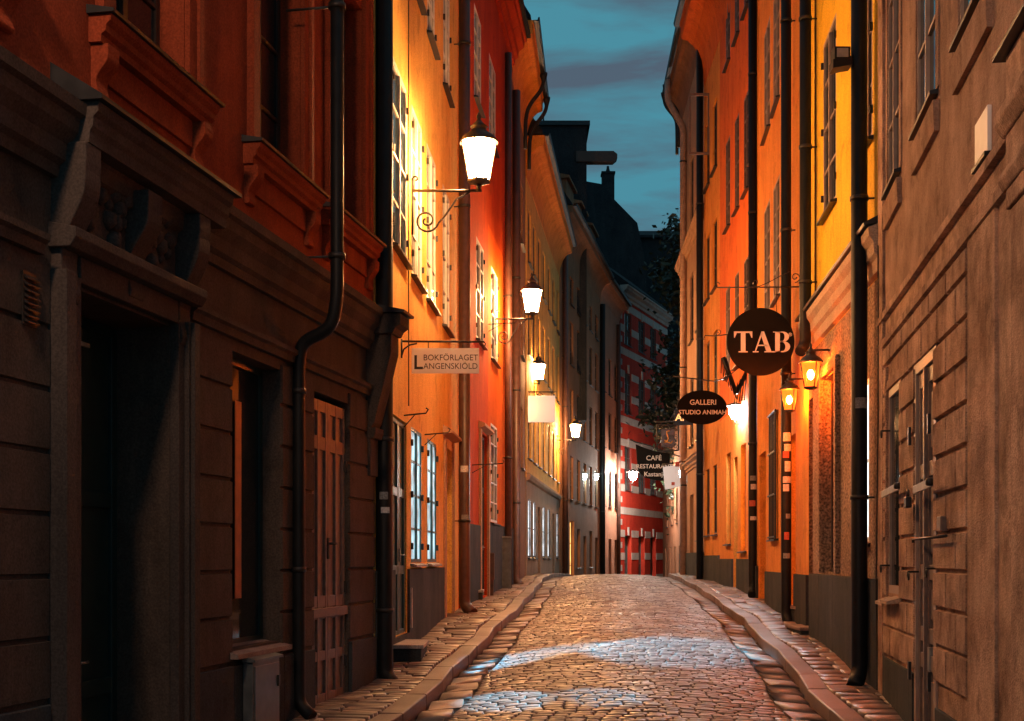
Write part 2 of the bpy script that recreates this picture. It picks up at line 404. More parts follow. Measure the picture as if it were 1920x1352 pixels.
def lay(st, fa, fb, fz, y0, y1, dy, dx, gap=.012, **kw):
    y = y0; row = 0
    while y < y1:
        h = dy * random.uniform(.85, 1.15); a, b = fa(y + h / 2), fb(y + h / 2)
        bow = lambda x: (.10 * math.sin((x - a) / (b - a) * math.pi * 1.0) * (1 if b - a > 2 else 0)) + .018 * math.sin(x * 5 + y)
        x = a - (dx * .5 if row % 2 and (b - a) > 2 else 0)
        while x < b - min(dx, b - a) * .3:
            wd = dx * random.uniform(.7, 1.35); x1 = min(x + wd, b); x0 = max(x, a)
            if b - x1 < dx * .35: x1 = b
            if x1 - x0 > .03:
                g = gap / 2; pts = []
                for (px, py) in ((x0 + g, y + g), (x1 - g, y + g), (x1 - g, y + h - g), (x0 + g, y + h - g)):
                    py2 = py + bow(px); pts.append((px, py2, fz(px, py2)))
                st.add(pts, **kw)
            x = x1 if x1 > x0 else x + wd
        y += h; row += 1
road = strip('road', KL, KR, lambda x, y: roadz(x, y) - .024, -6, 84, None).build('road', M['grout']); tag(road, kind='structure')
st = Stones()
lay(st, lambda y: KL(y) + GW + .0, lambda y: KR(y) - GW, roadz, 8.5, 47.5, .102, .19)
tag(st.build('cobbled_roadway', M['cobble']), kind='structure')
gt = Stones()
lay(gt, lambda y: KL(y) + .01, lambda y: KL(y) + GW - .01, roadz, 8.5, 47.5, .55, 9, gap=.012, dome=.001, inset=.97, jit=.004, rt=.02, tilt=.012)
lay(gt, lambda y: KR(y) - GW + .01, lambda y: KR(y) - .01, roadz, 8.5, 47.5, .55, 9, gap=.012, dome=.001, inset=.97, jit=.004, rt=.02, tilt=.012)
tag(gt.build('gutter', M['gutter_stone']), kind='structure')
KW, KH = .23, .11
kb = Stones()
for fa, fb in ((lambda y: KL(y) - KW, KL), (KR, lambda y: KR(y) + KW)):
    y = 6.0
    while y < 50:
        h = random.uniform(.9, 1.35); n = 4
        for q in range(1):
            g = .003
            y0, y1 = y + g, y + h - g
            pts = [(fa(y0), y0, gz(y0)), (fb(y0), y0, gz(y0)), (fb(y1), y1, gz(y1)), (fa(y1), y1, gz(y1))]
            dz = random.uniform(-.006, .006); b0 = len(kb.v); kb.hexa([(x_, y_, z_ - .2) for x_, y_, z_ in pts] + [(x_ + random.uniform(-.006, .006), y_, z_ + KH + dz + random.uniform(-.004, .004)) for x_, y_, z_ in pts]); kb.t += [random.random()] * 8
        y += h
ko = kb.build('kerb', M['kerb_stone']); tag(ko, kind='structure'); md = ko.modifiers.new('bevel', 'BEVEL'); md.width = .018; md.segments = 3; md.limit_method = 'ANGLE'
def wl(y):
    for w_ in (A1, A2, A3, A4, A5, A5b, A6, A7, A8):
        if w_.a.y - .2 <= y <= w_.b.y: return w_.a.x + (y - w_.a.y) * w_.d.x / w_.d.y
    return A1.a.x + (y - 4) * .183 if y < 5 else 10.3
def wr(y):
    for w_ in (B1, B2, B3, B4, B5, B6):
        if w_.a.y - .2 <= y <= w_.b.y: return w_.a.x + (y - w_.a.y) * w_.d.x / w_.d.y
    return B1.a.x + (y - 4) * .16 if y < 5 else lerp(6.1, 8.7, min(1, (y - 46) / 18))
fzl = lambda x, y: gz(y) + KH - .004 + .02 * math.sin(y * 1.3 + x)
for side, fa, fb in (('left', lambda y: wl(y) - .1, lambda y: KL(y) - KW - .004), ('right', lambda y: KR(y) + KW + .004, lambda y: wr(y) + .1)):
    pv = strip('pavement', fa, fb, lambda x, y: fzl(x, y) - .03, -6, 84, None, 4, .5).build('pavement', M['grout']); tag(pv, kind='structure')
    ss = Stones()
    lay(ss, fa, fb, fzl, 6, 47, .14 if side == 'left' else .30, .42 if side == 'left' else .36, gap=.014, dome=.003, inset=.93, jit=.007, rt=.03)
    tag(ss.build('pavement_setts', M['sett']), kind='structure')

# ------------------------------------------------------------------ building pieces
def facade(b, w, u0, u1, z0, z1, ops, m, name='wall', reveal=.3, back=5.0):
    mb = MB(); us = sorted({u0, u1, *[o[0] for o in ops], *[o[1] for o in ops]}); zs = sorted({z0, z1, *[o[2] for o in ops], *[o[3] for o in ops]})
    us = [u for u in us if u0 <= u <= u1]; zs = [z for z in zs if z0 <= z <= z1]
    for i in range(len(us) - 1):
        for j in range(len(zs) - 1):
            a, c = (us[i] + us[i + 1]) / 2, (zs[j] + zs[j + 1]) / 2
            if any(o[0] < a < o[1] and o[2] < c < o[3] for o in ops): continue
            mb.quad(w.P(us[i], 0, zs[j]), w.P(us[i + 1], 0, zs[j]), w.P(us[i + 1], 0, zs[j + 1]), w.P(us[i], 0, zs[j + 1]))
    for o in ops:
        a, c, d, e = o[:4]; a, c = max(a, u0), min(c, u1); d, e = max(d, z0), min(e, z1)
        if c <= a or e <= d: continue
        r = -reveal
        mb.quad(w.P(a, 0, d), w.P(a, r, d), w.P(a, r, e), w.P(a, 0, e)); mb.quad(w.P(c, 0, d), w.P(c, r, d), w.P(c, r, e), w.P(c, 0, e))
        mb.quad(w.P(a, 0, d), w.P(c, 0, d), w.P(c, r, d), w.P(a, r, d)); mb.quad(w.P(a, 0, e), w.P(c, 0, e), w.P(c, r, e), w.P(a, r, e))
        mb.quad(w.P(a, r, d), w.P(c, r, d), w.P(c, r, e), w.P(a, r, e))
    for u in (u0, u1): mb.quad(w.P(u, 0, z0), w.P(u, -back, z0), w.P(u, -back, z1), w.P(u, 0, z1))
    mb.quad(w.P(u0, -back, z0), w.P(u1, -back, z0), w.P(u1, -back, z1), w.P(u0, -back, z1))
    mb.quad(w.P(u0, 0, z1), w.P(u1, 0, z1), w.P(u1, -back, z1), w.P(u0, -back, z1))
    return mb.build(name, m, b)
class House:
    def __init__(s, name, w, label, cat='house'):
        s.w = w; s.o = empty(name, (w.a.x, w.a.y, gz(w.a.y)), label, cat); s.ops = []
    def win(s, x0=None, x1=None, z0=0, z1=1, u=None, rows=3, cols=2, pane='glass', frame='white_wood', d=.12, sill=True, trim=None,
            fw=.055, sillm='sheet_metal', hinge=False, sp=.09, cas=True, w=None):
        w = w or s.w
        u0, u1 = u if u else sorted((w.U(x0), w.U(x1)))
        s.ops.append((u0, u1, z0, z1))
        mb = MB(); f = fw; n0, n1 = -d - .06, -d
        mb.wb(w, u0 - .003, u0 + f, n0, n1, z0, z1); mb.wb(w, u1 - f, u1 + .003, n0, n1, z0, z1)
        mb.wb(w, u0 + f, u1 - f, n0, n1, z0, z0 + f); mb.wb(w, u0 + f, u1 - f, n0, n1, z1 - f, z1)
        for k in range(1, cols):
            uc = lerp(u0, u1, k / cols); mb.wb(w, uc - f * .6, uc + f * .6, n0, n1 + .012, z0 + f, z1 - f)
        for k in range(1, rows):
            zc = lerp(z0, z1, k / rows); h = .016
            for q in range(cols):
                ua = lerp(u0, u1, q / cols) + f * (1 if q == 0 else .6); ub = lerp(u0, u1, (q + 1) / cols) - f * (1 if q == cols - 1 else .6)
                mb.wb(w, ua, ub, n0 + .01, n1 - .004, zc - h, zc + h)
        fr = mb.build('window', M[frame], s.o)
        pm = MB(); pm.wb(w, u0 + .004, u1 - .004, n0 - .012, n0 + .038, z0 + .004, z1 - .004); pm.build('pane', M[pane], fr)
        if sill:
            sm = MB(); sm.prof(w, u0 - .07, u1 + .07, [(-.1, z0 - .05), (sp, z0 - .065), (sp, z0 - .035), (-.1, z0 + .012)]); sm.build('sill', M[sillm], fr)
        if trim:
            tm = MB(); t = .13; q = .015
            tm.wb(w, u0 - t, u0 - .004, -.01, q, z0 - .02, z1 + t); tm.wb(w, u1 + .004, u1 + t, -.01, q, z0 - .02, z1 + t); tm.wb(w, u0 - .004, u1 + .004, -.01, q - .002, z1 + .004, z1 + t)
            tm.build('surround', M[trim], fr)
        if hinge:
            hm = MB()
            for e, sg in ((u0, -1), (u1, 1)):
                for t in (.12, .5, .88):
                    z = lerp(z0, z1, t); hm.wb(w, e - .018, e + .018, -.002, .035, z - .045, z + .045)
            hm.build('hinge', M['iron'], fr)
        return fr
    def door(s, x0=None, x1=None, z0=0, z1=1, u=None, m='dark_green_wood', d=.2, panels=3, step=False, handle=True, leaves=2, lat='chrome', w=None):
        w = w or s.w; u0, u1 = u if u else sorted((w.U(x0), w.U(x1)))
        s.ops.append((u0, u1, z0, z1)); n1 = -d; n0 = -d - .07
        mb = MB(); mb.wb(w, u0 + .002, u1 - .002, n0, n1 - .03, z0, z1)
        lw = (u1 - u0) / leaves; fz = .085
        for k in range(leaves):
            a, b = u0 + k * lw + .006, u0 + (k + 1) * lw - .006
            mb.wb(w, a, a + fz, n0, n1, z0, z1 - .02); mb.wb(w, b - fz, b, n0, n1, z0, z1 - .02)
            zs = [z0, lerp(z0, z1, .3), lerp(z0, z1, .66), z1 - .02] if panels == 3 else [z0 + (z1 - z0 - .02) * q / panels for q in range(panels + 1)]
            for z in zs: 
                za, zb = max(z0, z - fz * .7), min(z1 - .02, z + fz * .7); mb.wb(w, a + fz, b - fz, n0, n1 - .002, za, zb)
        o = mb.build('door', M[m], s.o, .006)
        if handle:
            h = MB(); uc = (u0 + u1) / 2; zc = max(z0, gz(w.P(uc, 0, 0).y)) + 1.05
            h.wb(w, uc + .03, uc + .07, n1 - .01, n1 + .02, zc - .09, zc + .09); h.tube([w.P(uc + .05, n1 + .01, zc), w.P(uc + .05, n1 + .06, zc), w.P(uc + .16, n1 + .06, zc)], .011, 6); h.build('handle', M[lat], o)
        return o
    def part(s, name, m, fn, bevel=0, parent=None):
        mb = MB(); fn(mb); return mb.build(name, M[m], parent or s.o, bevel)
    def parts(s, name, m, rng, depth, bevel=0):
        for (a, b, z0, z1) in rng:
            if b > a: MB().wb(s.w, a, b, 0, depth, z0, z1).build(name, M[m], s.o, bevel)
    def wall(s, z0, z1, m, u0=0, u1=None, name='wall', reveal=.3, back=5.0, w=None):
        w = w or s.w
        ops = [o for o in s.ops if o[2] < z1 and o[3] > z0]
        return facade(s.o, w, u0, w.L if u1 is None else u1, z0, z1, ops, M[m], name, reveal, back)
def cove(z, h=1.0, p=.55):
    pts = [(-.05, z)]
    for k in range(7):
        a = k / 6 * math.pi / 2; pts.append((p * (1 - math.cos(a)) + .01, z + h * .75 * math.sin(a)))
    pts += [(p + .04, z + h * .78), (p + .04, z + h * .92), (p + .10, z + h), (-.05, z + h)]
    return pts
def cornice(z0, z1, p=.3):
    h = z1 - z0
    return [(-.02, z0), (p * .18, z0), (p * .22, z0 + h * .2), (p * .4, z0 + h * .28), (p * .45, z0 + h * .5), (p * .8, z0 + h * .66), (p * .85, z0 + h * .85), (p, z0 + h * .88), (p, z0 + h), (-.02, z0 + h)]
def console(z0, z1, p):
    h = z1 - z0; pts = [(-.02, z1), (p, z1), (p, z1 - h * .12)]
    for t in [i / 14 for i in range(1, 14)]:
        n = p * (.95 - .65 * t + .16 * math.sin(t * 2 * math.pi * 1.05)); pts.append((max(.03, n), z1 - h * .12 - h * .76 * t))
    pts += [(p * .42, z0 + h * .06), (p * .36, z0), (p * .12, z0 - h * .02), (-.02, z0 + h * .04)]
    return pts
def roof(h, z, over=.5, rise=4.0, back=5.0, m='dark_tile', w=None, u0=0, u1=None):
    w = w or h.w; u1 = w.L if u1 is None else u1
    def fn(mb):
        mb.prof(w, u0, u1, [(over, z), (over, z + .08), (-back / 2, z + rise), (-back, z + .1), (-back, z)])
    return h.part('roof', m, fn)
def gutter(h, z, n=.6, w=None, m='sheet_metal'):
    w = w or h.w
    def fn(mb): mb.prof(w, -.05, w.L, [(n, z), (n + .13, z), (n + .16, z + .1), (n + .12, z + .1), (n + .1, z + .03), (n, z + .03)])
    return h.part('roof_gutter', m, fn)
def blocks(h, z0, z1, step, ops, u0, u1, m, name='rustication', proud=.026, gap=.022, splits=None, start=None):
    w = h.w
    def fn(mb):
        z = z0; r = 0
        while z < z1 - .1:
            zt = min(z + step, z1); segs = [(u0, u1)]
            for o in ops:
                if o[2] < zt - .02 and o[3] > z + .02:
                    ns = []
                    for a, b in segs:
                        if o[1] <= a or o[0] >= b: ns.append((a, b)); continue
                        if o[0] > a: ns.append((a, o[0]))
                        if o[1] < b: ns.append((o[1], b))
                    segs = ns
            for a, b in segs:
                cuts = [a]; x = a + (splits * (.5 if r % 2 else 1) if splits else 99)
                while splits and x < b - splits * .4: cuts.append(x); x += splits
                cuts.append(b)
                for c, d in zip(cuts, cuts[1:]):
                    g0 = gap / 2 if c > a else 0; g1 = gap / 2 if d < b else 0
                    n1 = proud + random.uniform(-.002, .002); e = .008; z_a, z_b = z + gap / 2, zt - gap / 2; ua, ub = c + g0 + .001, d - g1 - .001
                    mb.hexa([w.P(ua, 0, z_a), w.P(ub, 0, z_a), w.P(ub - e, n1, z_a + e), w.P(ua + e, n1, z_a + e), w.P(ua, 0, z_b), w.P(ub, 0, z_b), w.P(ub - e, n1, z_b - e), w.P(ua + e, n1, z_b - e)])
            z += step; r += 1
    return h.part(name, m, fn)

# ================================================================== LEFT 1: near house with carved portal
h = House('corner_house', A1, 'dark brown and red house at the left edge with a carved stone portal')
w = A1
# portal door
du0, du1 = w.U(133), w.U(318)
dr = h.door(u=(du0, du1), z0=-.6, z1=3.25, m='dark_green_wood', d=.42, panels=3)
h.part('transom_glint', 'chrome', lambda mb: mb.wb(w, du0 + .1, du0 + .95, -.40, -.385, 3.02, 3.05), parent=dr)
wu0, wu1 = w.U(431), w.U(525)
gw = h.win(u=(wu0, wu1), z0=.74, z1=3.26, rows=1, cols=1, frame='dark_green_wood', d=.17, sill=False)
h.part('pane_reflection', 'orange_wood', lambda mb: mb.wb(w, wu0 + .52, wu0 + .66, -.175, -.168, 1.15, 2.9), parent=gw)  # orange panel standing in for the warm reflection in the pane
h.part('stone_sill', 'granite', lambda mb: mb.prof(w, wu0 - .06, wu1 + .05, [(-.2, .66), (.10, .66), (.10, .70), (-.2, .76)]), parent=gw)
ddu0, ddu1 = w.U(585), w.U(652)
h.ops.append((ddu0, ddu1, -.4, 3.19))
def slat_door(mb, a, b, z0, z1, n):
    mid = (a + b) / 2
    for (c, d) in ((a + .004, mid - .004), (mid + .004, b - .004)):
        lw = d - c; mb.wb(w, c, d, n - .06, n - .028, z0, z1)
        st_ = [c, c + .07, (c + d) / 2 - .035, (c + d) / 2 + .035, d - .07, d]
        for i in (0, 2, 4): mb.wb(w, st_[i], st_[i + 1], n - .05, n, z0, z1)
        for (za, zb) in ((z0, z0 + .16), (.45, .55), (.88, .90), (1.0, 1.12), (2.62, 2.76), (z1 - .12, z1)):
            if za >= z0 and zb <= z1: mb.wb(w, c + .07, (c + d) / 2 - .035, n - .05, n - .003, za, zb); mb.wb(w, (c + d) / 2 + .035, d - .07, n - .05, n - .003, za, zb)
    mb.wb(w, a, b, n - .02, n + .035, .90, .995)
sd = h.part('panelled_door', 'brown_wood', lambda mb: slat_door(mb, ddu0, ddu1, -.05, 3.13, -.03), .005)
h.part('handle', 'iron', lambda mb: (mb.wb(w, (ddu0 + ddu1) / 2 - .03, (ddu0 + ddu1) / 2 + .03, -.031, -.012, 1.5, 1.72), mb.tube([w.P((ddu0 + ddu1) / 2, -.02, 1.66), w.P((ddu0 + ddu1) / 2, .04, 1.66), w.P((ddu0 + ddu1) / 2 + .1, .04, 1.66)], .013, 6)), parent=sd)
h.part('hinge', 'iron', lambda mb: [mb.wb(w, u - .02, u + .02, -.03, -.005, z - .06, z + .06) for u in (ddu0 + .02, ddu1 - .02) for z in (.4, 1.2, 2.5)], parent=sd)
# upper windows
ups = [(w.uY(8.74), w.uY(9.88)), (w.uY(11.33), w.uY(12.45)), (w.uY(13.36), w.uY(14.46))]
for k, (a, b) in enumerate([(w.uY(6.0), w.uY(7.25))] + ups):
    fr = h.win(u=(a, b), z0=5.1, z1=7.7, rows=4, cols=2, frame='dark_wood', d=.20, sill=False, pane='glass', fw=.06)
    h.part('surround', 'red_brown_render', lambda mb: (mb.wb(w, a - .22, a - .14, 0, .07, 5.08, 7.9), mb.wb(w, a - .14, a - .004, 0, .045, 5.08, 7.9), mb.wb(w, b + .004, b + .14, 0, .045, 5.08, 7.9), mb.wb(w, b + .14, b + .22, 0, .07, 5.08, 7.9), mb.wb(w, a - .22, b + .22, 0, .08, 7.9, 8.0)), .006, fr)
    s0, s1 = a - .30, b + .31
    h.part('sill', 'red_brown_render', lambda mb: mb.prof(w, s0, s1, [(0, 4.91), (.09, 4.91), (.09, 4.96), (.12, 4.98), (.125, 5.02), (.155, 5.05), (.165, 5.088), (0, 5.088)]), 0, fr)
    h.part('sill_flashing', 'sheet_metal', lambda mb: mb.prof(w, s0 - .03, s1 + .03, [(-.0, 5.09), (.19, 5.09), (.195, 5.112), (0, 5.15)]), 0, fr)
    h.part('apron', 'red_brown_render', lambda mb: mb.wb(w, s0 + .22, s1 - .22, 0, .03, 4.70, 4.905), 0, fr)
    for c in (s0 + .03, s1 - .20):
        h.part('console', 'red_brown_render', lambda mb: mb.prof(w, c, c + .16, console(4.58, 4.908, .125)), .006, fr)
h.wall(4.30, 11.5, 'red_brown_render', name='upper_wall', reveal=.30)
h.wall(-.9, 4.30, 'brown_render', name='ground_floor_wall', reveal=.52)
blocks(h, .62, 3.32, .386, h.ops[:4], w.uY(5.2), w.U(700), 'brown_render') if False else None
pil = [(du0 - .30, du0, -1, 4), (du1, du1 + .24, -1, 4)]
for p0_, p1_ in ((.2, du0 - .29), (du1 + .25, wu0), (wu1, ddu0), (ddu1, w.L - .02)): blocks(h, .62, 3.32, .386, [], p0_, p1_, 'brown_render')
h.part('plinth', 'plinth_blue', lambda mb: [mb.wb(w, a, b, 0, .045, -.9, .60) for a, b in ((.2, du0 - .31), (du1 + .25, wu0 - .0), (wu0, wu1), (wu1, ddu0 - .02), (ddu1 + .02, w.L))], .008)
h.part('frieze_moulding', 'brown_render', lambda mb: mb.prof(w, du1 + .3, w.L + .02, [(0, 3.36), (.05, 3.36), (.06, 3.42), (.09, 3.44), (.09, 3.48), (0, 3.50)]))
h.part('frieze_moulding', 'brown_render', lambda mb: mb.prof(w, 0, du0 - .4, [(0, 3.36), (.05, 3.36), (.06, 3.42), (.09, 3.44), (.09, 3.48), (0, 3.50)]))
h.part('cornice', 'brown_render', lambda mb: mb.prof(w, 0, w.L + .02, [(0, 3.88), (.05, 3.88), (.06, 3.95), (.10, 3.98), (.11, 4.08), (.17, 4.16), (.18, 4.24), (.22, 4.26), (.23, 4.33), (0, 4.40)]))
# portal surround
def portal(mb):
    mb.wb(w, du0 - .28, du0 - .16, 0, .13, -.6, 3.3); mb.wb(w, du0 - .16, du0 - .001, 0, .075, -.6, 3.3)
    mb.wb(w, du1 + .001, du1 + .10, 0, .075, -.6, 3.3); mb.wb(w, du1 + .10, du1 + .14, 0, .11, -.6, 3.3); mb.wb(w, du1 + .14, du1 + .24, 0, .14, -.6, 3.3)
    mb.wb(w, du0 - .001, du1 + .001, 0, .072, 3.27, 3.44); mb.prof(w, du0 - .28, du1 + .26, [(0, 3.44), (.15, 3.44), (.19, 3.50), (.19, 3.56), (0, 3.60)])
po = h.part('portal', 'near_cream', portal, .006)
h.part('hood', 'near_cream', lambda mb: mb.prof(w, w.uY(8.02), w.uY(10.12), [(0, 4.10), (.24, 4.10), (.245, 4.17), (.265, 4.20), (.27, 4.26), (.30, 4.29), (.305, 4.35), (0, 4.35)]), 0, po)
h.part('hood_roof', 'sheet_metal', lambda mb: mb.prof(w, w.uY(7.98), w.uY(10.18), [(0, 4.352), (.35, 4.352), (.35, 4.38), (0, 4.60)]), 0, po)
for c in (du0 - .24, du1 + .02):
    h.part('console', 'near_cream', lambda mb: mb.prof(w, c, c + .20, console(3.12, 4.098, .235)), .01, po)
def carving(mb):
    random.seed(3); mb.wb(w, du0, du1, 0, .045, 3.602, 4.09)
    for k in range(46):
        u = lerp(du0 + .1, du1 - .1, random.random()); z = random.uniform(3.66, 4.06); r = random.uniform(.03, .07); c = w.P(u, .04, z)
        mb.lathe((c.x, c.y, c.z), [(r * .3, -r), (r, -r * .4), (r * .9, r * .5), (r * .2, r)], 7)
    for t in range(9):
        a = t / 8 * math.pi; c = w.P(lerp(du0, du1, .5) + .28 * math.cos(a), .06, 3.64 + .34 * math.sin(a)); mb.lathe((c.x, c.y, c.z), [(.02, -.06), (.06, -.03), (.055, .03), (.015, .06)], 7)
h.part('carving', 'near_cream', carving, 0, po)
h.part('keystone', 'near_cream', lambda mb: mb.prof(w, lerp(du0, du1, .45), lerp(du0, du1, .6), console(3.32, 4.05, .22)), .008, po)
def vent(mb):
    a, b = w.U(32), w.U(60); z0, z1 = 2.90, 3.22
    mb.wb(w, a, b, .03, .04, z0, z1)
    for k in range(8): z = lerp(z0 + .02, z1 - .04, k / 7); mb.prof(w, a + .015, b - .015, [(.04, z), (.065, z - .012), (.065, z - .004), (.04, z + .02)])
h.part('vent_grille', 'iron', vent)
# corner pilaster with a slanting console
def corner(mb):
    a, b = w.L - .30, w.L + .012
    mb.prof(w, a, b, [(0, 3.0), (.06, 3.0), (.10, 3.06), (.30, 3.86), (.30, 4.06), (0, 4.06)])
    mb.prof(w, a - .05, b + .01, [(0, 4.06), (.33, 4.06), (.36, 4.12), (.42, 4.16), (.42, 4.28), (0, 4.30)])
    mb.prof(w, a - .02, b, [(0, 2.88), (.10, 2.88), (.12, 2.94), (.12, 3.0), (0, 3.0)])
    mb.wb(w, a, b, 0, .055, 2.45, 2.88)
h.part('corner_console', 'brown_render', corner, .006)
h.part('console_flashing', 'sheet_metal', lambda mb: mb.prof(w, w.L - .40, w.L + .05, [(0, 4.302), (.47, 4.285), (.48, 4.31), (0, 4.42)]))
h.part('roof', 'dark_tile', lambda mb: mb.prof(w, 0, w.L, [(.5, 11.5), (.5, 11.6), (-2.5, 14.5), (-5, 11.6), (-5, 11.5)]))

# ================================================================== LEFT 2: yellow house
h = House('yellow_house', A2, 'yellow rendered house with pale upper windows and blue-lit ground floor casements behind the publisher sign')
w = A2
for x0, x1 in ((735, 762), (772, 791), (800, 817), (830, 843)):
    h.win(x0, x1, 5.52, 7.9, rows=4, frame='white_wood', d=0, hinge=True, pane='glass_blue')
for x0, x1 in ((735, 757), (771, 789), (801, 815), (831, 843)):
    h.win(x0, x1, 9.65, 11.9, rows=4, frame='white_wood', d=0, hinge=True, pane='glass')
yd = h.door(737, 762, .5, 3.35, m='teal_wood', d=.02, panels=3)
for x0, x1 in ((770.5, 790), (801, 818)):
    h.win(x0, x1, 1.45, 3.36, rows=4, frame='teal_wood', d=0, hinge=True, pane='lit_blue', sillm='pale_cabinet', fw=.05)
sdr = h.door(834, 847, .36, 3.45, m='dark_wood', d=.22, leaves=1)
h.part('door_surround', 'tan_render', lambda mb: (mb.wb(w, w.U(834) - .2, w.U(834) - .004, 0, .04, .2, 3.6), mb.wb(w, w.U(847) + .004, w.U(847) + .18, 0, .04, .2, 3.6), mb.prof(w, w.U(834) - .3, w.U(847) + .3, [(0, 3.62), (.16, 3.66), (.16, 3.70), (0, 3.80)])), 0, sdr)
h.wall(-.5, 13.5, 'yellow_render')
a_, b_ = w.U(763.5), w.U(830)
h.part('plinth', 'plinth_grey', lambda mb: (mb.wb(w, a_, b_, 0, .035, -.3, 1.36), mb.wb(w, .02, w.U(737) - .01, 0, .035, -.3, 1.36), mb.wb(w, w.U(737) - .01, a_, 0, .034, -.3, .49)))
h.part('door_jamb', 'pale_stone', lambda mb: mb.wb(w, w.U(764), w.U(765.5), .035, .06, .55, 1.1))
h.part('cornice', 'yellow_render', lambda mb: mb.prof(w, 0, w.L, cornice(13.2, 13.9, .4)))
roof(h, 13.9)

# ================================================================== LEFT 3: red house
h = House('red_house', A3, 'red rendered house behind the brown downpipe, with a dark plinth and tall pale windows')
w = A3
for x0, x1 in ((889, 902), (917, 929)): h.win(x0, x1, 11.0, 12.9, rows=4, frame='white_wood', d=0)
for x0, x1 in ((893, 907), (921, 933)): h.win(x0, x1, 6.1, 8.2, rows=4, frame='white_wood', d=0, pane='glass_blue', hinge=True)
h.win(920, 932, 2.35, 4.6, rows=5, frame='white_wood', d=0, hinge=True)
rd = h.door(900, 913, .7, 4.2, m='dark_green_wood', d=.06)
h.part('door_surround', 'tan_render', lambda mb: (mb.wb(w, w.U(900) - .2, w.U(900) - .004, 0, .05, .3, 4.25), mb.wb(w, w.U(913) + .004, w.U(913) + .2, 0, .05, .3, 4.25), mb.prof(w, w.U(900) - .26, w.U(913) + .26, [(0, 4.25), (.14, 4.3), (.14, 4.36), (0, 4.42)])), 0, rd)
sp3 = w.U(915)
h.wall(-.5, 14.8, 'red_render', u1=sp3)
h.wall(-.5, 9.0, 'lamplit_red_render', u0=sp3 + .002, name='lower_side_wall'); h.wall(9.002, 14.8, 'red_render', u0=sp3 + .002, name='upper_side_wall')  # lower part coloured more orange for the second street lamp's light on the red
h.part('plinth', 'plinth_grey', lambda mb: (mb.wb(w, .15, w.U(900) - .21, 0, .04, -.2, 2.2), mb.wb(w, w.U(913) + .21, w.L, 0, .04, -.2, 2.3)))
h.part('cornice', 'red_render', lambda mb: mb.prof(w, 0, w.L, cornice(14.6, 15.3, .4)))
roof(h, 15.3)

# ================================================================== LEFT 4 to 7: houses following the bend
h = House('narrow_house', A4, 'narrow dark brown house with an orange coved eave beyond the red house')
w = A4
for z in (3.6, 6.9, 10.2):
    for a in (1.2, 3.6): h.win(u=(a, a + 1.0), z0=z + .6, z1=z + 2.4, frame='dark_wood', d=.06)
h.door(u=(2.3, 3.3), z0=.7, z1=3.3, m='dark_wood')
h.wall(-.5, 14.3, 'brick_brown_render')
h.part('eave_cove', 'orange_render', lambda mb: mb.prof(w, 0, w.L, cove(14.3, 1.5, .5)))
roof(h, 15.85, .5, 5)
gutter(h, 15.75, .58)
def spout(w, u, n, z, s=1.0):
    def fn(mb):
        key = [(n, z), (n + .02, z - .25 * s), (n - .06, z - .5 * s), (n - .28, z - .75 * s), (n - .42, z - .95 * s), (.13, z - 1.25 * s), (.13, z - 2.2 * s)]
        pts = []
        for a, b in zip(key, key[1:]):
            for t in (0, .33, .66): pts.append((lerp(a[0], b[0], t), lerp(a[1], b[1], t)))
        pts.append(key[-1])
        for _ in range(2): pts = [pts[0]] + [((pts[k - 1][0] + pts[k][0] + pts[k + 1][0]) / 3, (pts[k - 1][1] + pts[k][1] + pts[k + 1][1]) / 3) for k in range(1, len(pts) - 1)] + [pts[-1]]
        mb.tube([w.P(u, max(a, .12), b) for a, b in pts], [.13, .11, .08] + [.06] * (len(pts) - 3), 10)
    return fn
def bracket(mb):
    spout(A4, A4.L - .2, .66, 15.78)(mb); spout(A4, A4.L - 2.2, .66, 15.78)(mb)
h.part('gutter_spout', 'sheet_metal', bracket)

h = House('lit_corner_house', A5, 'yellow lit house with orange eave and tan ground floor where the street bends')
for ww in (A5, A5b):
    h.ops = []; w = ww
    n = 3 if ww is A5 else 4
    for k in range(n):
        a = lerp(.5, w.L - 1.5, k / (n - 1)); uu = (a, a + 1.0)
        h.win(u=uu, z0=4.7, z1=6.6, frame='dark_wood', d=.05, w=w, pane='lit_warm_dim' if k % 2 else 'glass', rows=4)
        h.win(u=uu, z0=8.0, z1=9.9, frame='dark_wood', d=.05, w=w); h.win(u=uu, z0=10.9, z1=12.6, frame='dark_wood', d=.05, w=w)
        if k != 2: h.win(u=uu, z0=1.55, z1=3.4, frame='dark_wood', d=0, w=w, rows=2, pane='lit_white', )
        else: h.door(u=uu, z0=.5, z1=3.3, m='dark_green_wood', w=w)
    h.wall(-2, 4.05, 'tan_stone', w=w, name='ground_floor_wall')
    h.wall(4.05, 13.4, 'yellow_render' , w=w)
    h.part('string_course', 'tan_stone', lambda mb: mb.prof(w, 0, w.L, [(0, 3.95), (.08, 3.98), (.12, 4.08), (.12, 4.16), (0, 4.2)]))
    h.part('eave_cove', 'orange_render', lambda mb: mb.prof(w, 0, w.L, cove(13.4, 1.3, .5)))
    roof(h, 14.75, .5, 4.5, w=w); gutter(h, 14.65, .58, w=w)

